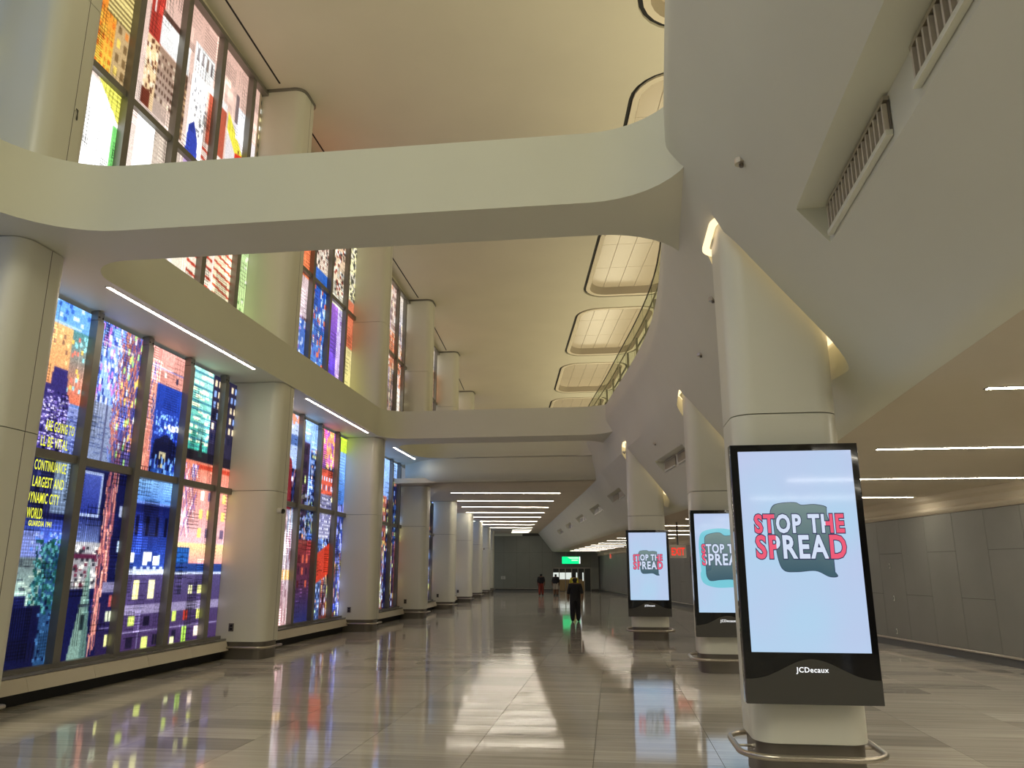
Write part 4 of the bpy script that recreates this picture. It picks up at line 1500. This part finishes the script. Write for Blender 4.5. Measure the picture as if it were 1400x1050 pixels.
BLOB_A = closed_curve([(-.24, .34), (-.16, .37), (-.02, .375), (.04, .35), (.16, .355), (.27, .33), (.27, .27), (.30, .1), (.28, -.1), (.26, -.2), (.29, -.28), (.32, -.34), (.24, -.345), (.12, -.29), (-.05, -.30), (-.17, -.29), (-.22, -.2), (-.24, 0), (-.22, .15), (-.27, .25)])
BLOB_B = closed_curve([(-.33, .42), (-.2, .47), (-.05, .48), (.05, .42), (.2, .43), (.4, .42), (.42, .3), (.38, 0), (.42, -.3), (.36, -.46), (.1, -.44), (-.1, -.45), (-.3, -.46), (-.36, -.3), (-.26, -.25), (-.26, -.1), (-.34, .1), (-.36, .3)])
HALO_B = closed_curve([(-.4, .5), (-.2, .56), (0, .57), (.2, .54), (.44, .5), (.5, .3), (.47, 0), (.5, -.3), (.44, -.56), (.1, -.6), (-.2, -.6), (-.42, -.52), (-.48, -.35), (-.44, -.24), (-.42, -.1), (-.48, .1), (-.47, .35)])


def kiosk(x, y, z0, variant, lab):
    Wd, Ht = 1.26, 2.5
    r = empty('display_kiosk', (x, y, z0))
    T = .16
    MB().prism(rrect(-Wd / 2, Wd / 2, -T, 0, (.01,) * 4, 2), 0, Ht).obj('housing', GLASSBLACK, r, 30)
    sx0, sx1, sz0, sz1 = -Wd / 2 + .075, Wd / 2 - .07, .47, Ht - .07
    yf = -T - .004
    sc = MB().box(sx0, sx1, yf, -T + .002, sz0, sz1).obj('screen', SCREEN, r)
    # grey apron with a wave-shaped upper edge
    pts = [(-Wd / 2 + .002, .002), (Wd / 2 - .002, .002), (Wd / 2 - .002, .225)]
    for k in range(1, 24):
        t = k / 24
        xx = Wd / 2 - .002 - (Wd - .004) * t
        pts.append((xx, .225 + .185 * (0.5 - .5 * math.cos(2 * math.pi * t)) ** 1.3))
    pts.append((-Wd / 2 + .002, .225))
    flat_poly('apron', pts, -T - .003, KGREY, r)
    v, f = text_mesh('JCDecaux', .068, offset=.0009, spacing=1.08)
    mk('lettering', [(p[0], -T - .006, p[1] + .29) for p in v], f, WHITETX, r)
    cz = sz0 + (sz1 - sz0) * (.54 if variant == 0 else .555)
    cxx = (sx0 + sx1) / 2 - .01
    blob, s = (BLOB_A, 1.0) if variant == 0 else (BLOB_B, 1.0)
    tc = lambda co: tuple(np.array(TEAL0) + (np.array(TEAL1) - np.array(TEAL0)) * max(0, min(1, (co[2] - cz + .3) / .7)))
    k = 1.0
    if variant == 1:
        flat_poly('speech_bubble_halo', [(cxx + p[0], cz + p[1]) for p in HALO_B], yf - .001, LETM, sc, lambda co: CYAN)
    flat_poly('speech_bubble_outline', [(cxx + p[0] * 1.02, cz + p[1] * 1.015) for p in blob], yf - .0015, LETM, sc, lambda co: OUTL)
    flat_poly('speech_bubble', [(cxx + p[0], cz + p[1]) for p in blob], yf - .002, LETM, sc, tc)
    lim = (-.235, .255) if variant == 0 else (-.36, .45)
    for (body, zz, sz_, w) in (('STOP THE', .085, .245, .88), ('SPREAD', -.165, .31, .88)):
        if variant == 1:
            zz = zz * .95 + .0
        for pas in (0, 1):
            v, f = text_mesh(body, sz_, offset=(.019 if pas == 0 else .0095), spacing=1.16)
            if pas == 0:
                lo, hi = v[:, 0].min(), v[:, 0].max()
            sc_ = w / (hi - lo)
            px = v[:, 0] * sc_
            vv = [(cxx + a, yf - (.0025 if pas == 0 else .0032), cz + zz + p[1]) for a, p in zip(px, v)]
            # split each letter where it leaves the bubble
            bm = bmesh.new()
            bv = [bm.verts.new(p) for p in vv]
            for ff in f:
                try:
                    bm.faces.new([bv[q] for q in ff])
                except ValueError:
                    pass
            if pas == 1:
                for xx in lim:
                    bmesh.ops.bisect_plane(bm, geom=bm.verts[:] + bm.edges[:] + bm.faces[:], plane_co=(cxx + xx, 0, 0), plane_no=(1, 0, 0))
            me = bpy.data.meshes.new('poster_lettering')
            bm.to_mesh(me)
            bm.free()
            me.materials.append(LETM)
            cols = []
            for p_ in me.polygons:
                c_ = p_.center.x - cxx
                cols.append(OUTL if pas == 0 else (LWHITE if lim[0] < c_ < lim[1] else PINK))
            set_ink(me, np.array(cols))
            ob = bpy.data.objects.new('lettering_outline' if pas == 0 else 'lettering', me)
            COL.objects.link(ob)
            ob.parent = sc
    return tag(r, lab, 'display', 'digital displays on the columns')


kiosk(1.87, 8.24, .76, 0, 'biggest and nearest digital display, teal bubble reading STOP THE SPREAD')
kiosk(2.25, 16.52, .71, 1, 'middle digital display with a cyan-rimmed bubble, half hidden by the nearest one')
kiosk(1.05, 23.92, .68, 0, 'small farthest digital display with the STOP THE SPREAD poster')

# ------------------------------------------------------------------ balustrade along the balcony edge


def glass_mat():
    m = bpy.data.materials.new('clear_glass')
    m.use_nodes = True
    nt = m.node_tree
    nt.nodes.remove(nt.nodes['Principled BSDF'])
    tr = nt.nodes.new('ShaderNodeBsdfTransparent')
    tr.inputs[0].default_value = (.86, .88, .83, 1)
    gl = nt.nodes.new('ShaderNodeBsdfGlossy')
    gl.inputs['Roughness'].default_value = .03
    mx = nt.nodes.new('ShaderNodeMixShader')
    mx.inputs[0].default_value = .07
    nt.links.new(tr.outputs[0], mx.inputs[1])
    nt.links.new(gl.outputs[0], mx.inputs[2])
    nt.links.new(mx.outputs[0], nt.nodes['Material Output'].inputs[0])
    return m


CLEAR = glass_mat()
DARKRAIL = mat('dark_rail', (.06, .05, .04), .4, .5)
bal = empty('balustrade', (E(16) + .1, 16, ZT))
bx, by, bz = bal.location
step = 1.55
ybs = np.arange(-4.0, 34.0, step)
for y in ybs:
    a, c = (E(y + .01) + 0.11, y + .01), (E(y + step - .01) + 0.11, y + step - .01)
    MB().prism([(a[0] - bx, a[1] - by), (a[0] + .02 - bx, a[1] - by), (c[0] + .02 - bx, c[1] - by), (c[0] - bx, c[1] - by)], 0.0, 1.08).obj('glass_panel', CLEAR, bal)
    MB().box(E(y) + 0.16 - bx, E(y) + 0.22 - bx, y - .09 - by, y + .09 - by, -.02, .72).obj('post', mat('post_plate', (.42, .38, .30), .4, .3), bal)
MB().tube([(E(y) + 0.12 - bx, y - by, 1.1) for y in np.arange(-4, 35, .75)], .018, 6).obj('top_rail', DARKRAIL, bal, 60)
MB().tube([(E(y) + 0.09 - bx, y - by, .0) for y in np.arange(-4, 35, .75)], .012, 6).obj('bottom_channel', DARKRAIL, bal, 60)
MB().tube([(E(y) + 0.23 - bx, y - by, .92) for y in np.arange(-4, 35, .75)], .022, 6).obj('handrail', STEEL, bal, 60)
tag(bal, 'curved glass balustrade along the upper balcony edge', 'balustrade')

# ------------------------------------------------------------------ people


def person(x, y, h, rz, shirt, trousers, skin, shoes, stride, lab, hair=(.01, .008, .006), shorts=False, sleeves=.55):
    k = h / 1.75
    V, Rr, Ed = [], [], []

    def v(p, r):
        V.append((p[0] * k, p[1] * k, p[2] * k))
        Rr.append(r * k * (1.14 if r > .02 else 1))
        return len(V) - 1

    def e(a, b):
        Ed.append((a, b))
    pel = v((0, 0, .95), .175)
    wa = v((0, .0, 1.10), .17)
    ch = v((0, .01, 1.28), .195)
    ub = v((0, .0, 1.42), .15)
    nk = v((0, .01, 1.50), .055)
    h0 = v((0, .02, 1.57), .08)
    h1 = v((0, .015, 1.65), .108)
    h2 = v((0, .0, 1.71), .075)
    for a, b in ((pel, wa), (wa, ch), (ch, ub), (ub, nk), (nk, h0), (h0, h1), (h1, h2)):
        e(a, b)
    nose = v((0, .115, 1.615), .016)
    e(h0, nose)
    for s in (-1, 1):
        ear = v((s * .085, 0, 1.62), .016)
        e(h1, ear)
        st = stride * s
        hip = v((s * .095, 0, .88), .13)
        kn = v((s * .11, .10 * st + .03, .50), .105)
        cf = v((s * .112, .06 * st - .01, .32), .10)
        an = v((s * .115, .10 * st - .05, .09), .075)
        heel = v((s * .115, .10 * st - .08, .045), .04)
        toe = v((s * .13, .10 * st + .13, .035), .032)
        for a, b in ((pel, hip), (hip, kn), (kn, cf), (cf, an), (an, heel), (heel, toe)):
            e(a, b)
        sh = v((s * .195, 0, 1.40), .095)
        el = v((s * .27, -.06 * st - .02, 1.13), .062)
        wr_ = v((s * .29, -.10 * st + .04, .90), .038)
        pm = v((s * .285, -.10 * st + .06, .83), .036)
        for a, b in ((ub, sh), (sh, el), (el, wr_), (wr_, pm)):
            e(a, b)
        for q, (dx, ln) in enumerate(((-.022, .07), (-.007, .08), (.008, .075), (.022, .06))):
            f1 = v((s * .285 + dx * .3, -.10 * st + .06 + dx, .79), .0095)
            f2 = v((s * .283 + dx * .3, -.10 * st + .075 + dx, .79 - ln * .7), .008)
            e(pm, f1)
            e(f1, f2)
        th = v((s * .265, -.10 * st + .10, .80), .011)
        e(pm, th)
    me = bpy.data.meshes.new('body')
    me.from_pydata(V, Ed, [])
    o = bpy.data.objects.new('body', me)
    COL.objects.link(o)
    md = o.modifiers.new('s', 'SKIN')
    md.use_smooth_shade = True
    for i, sv in enumerate(me.skin_vertices[0].data):
        sv.radius = (Rr[i] * (1.12 if i in (1, 2) else 1), Rr[i] * (.72 if i in (0, 1, 2, 3) else 1))
        sv.use_root = (i == 0)
    o.modifiers.new('u', 'SUBSURF').levels = 1
    dg = bpy.context.evaluated_depsgraph_get()
    new = bpy.data.meshes.new_from_object(o.evaluated_get(dg))
    bpy.data.objects.remove(o)
    cols = [shirt, trousers, skin, shoes, hair]
    for c in cols:
        new.materials.append(mat('cloth_%02d_%02d_%02d' % tuple(int(q * 99) for q in c), c, .8, noise=.12, nscale=14))
    zmin = min(p.co.z for p in new.vertices)
    for p in new.vertices:
        p.co.z -= zmin
    for p in new.polygons:
        c = p.center / k
        z = c.z
        arm = abs(c.x) > .205 and z < 1.36
        if z > 1.52:
            mi = 4 if (z > 1.66 or c.y < .02) else 2
        elif z > 1.47:
            mi = 2
        elif arm and z < 1.36 - sleeves * .5:
            mi = 2
        elif z > .96 or arm:
            mi = 0
        elif z > (.52 if shorts else .10):
            mi = 1
        elif z > .10:
            mi = 2
        else:
            mi = 3
        p.material_index = mi
        p.use_smooth = True
    ob = bpy.data.objects.new('person', new)
    ob.location = (x, y, 0)
    ob.rotation_euler = (0, 0, rz)
    COL.objects.link(ob)
    tag(ob, lab, 'person', 'people walking in the hall')
    return ob


SKIN1 = (.16, .085, .05)
person(-1.55, 32.2, 1.76, .05, (.008, .008, .009), (.010, .010, .012), SKIN1, (.005, .005, .005), 1.0, 'person in black shirt and black cargo trousers walking in mid hall')
person(-5.86, 64.4, 1.78, 0, (.012, .011, .014), (.24, .035, .02), SKIN1, (.02, .015, .015), .9, 'distant person with black backpack and red trousers')
person(-4.68, 64.6, 1.76, .1, (.012, .012, .016), (.48, .44, .36), SKIN1, (.02, .02, .02), -.9, 'distant person in dark top and pale shorts near the doors', shorts=True)
person(-2.75, 56.0, 1.78, 0, (.55, .50, .04), (.015, .017, .03), SKIN1, (.01, .01, .01), .8, 'person in yellow safety vest, mostly behind the man in black')


def backpack(x, y, z, lab, c):
    r = empty('backpack', (x, y, z))
    m_ = mat('pack_cloth_%d' % int(c[0] * 1000), c, .8, noise=.1, nscale=12)
    out = rrect(-.17, .17, -.12, .10, (.06, .06, .03, .03), 4)
    mb = MB()
    n = len(out)
    for zz, sc_ in ((0, .8), (.05, 1), (.3, 1.0), (.42, .85), (.46, .6)):
        mb.v += [(px * sc_, py * sc_, zz) for px, py in out]
    for i in range(4):
        mb.f += [(i * n + q, i * n + (q + 1) % n, (i + 1) * n + (q + 1) % n, (i + 1) * n + q) for q in range(n)]
    mb.f += [tuple(range(n))[::-1], tuple(range(4 * n, 5 * n))]
    mb.obj('pack_body', m_, r, 50)
    MB().prism(rrect(-.12, .12, -.16, -.11, (.02,) * 4, 2), .05, .24).obj('front_pocket', m_, r, 40)
    MB().tube([(-.04, .02, .45), (-.02, .02, .5), (.02, .02, .5), (.04, .02, .45)], .01, 5).obj('carry_loop', m_, r)
    tag(r, lab, 'backpack')


backpack(-5.95, 64.1, 1.02, 'black backpack on the person in red trousers', (.006, .006, .008))
backpack(-4.75, 64.3, .98, 'dark bulky backpack on the person in pale shorts', (.010, .010, .016))
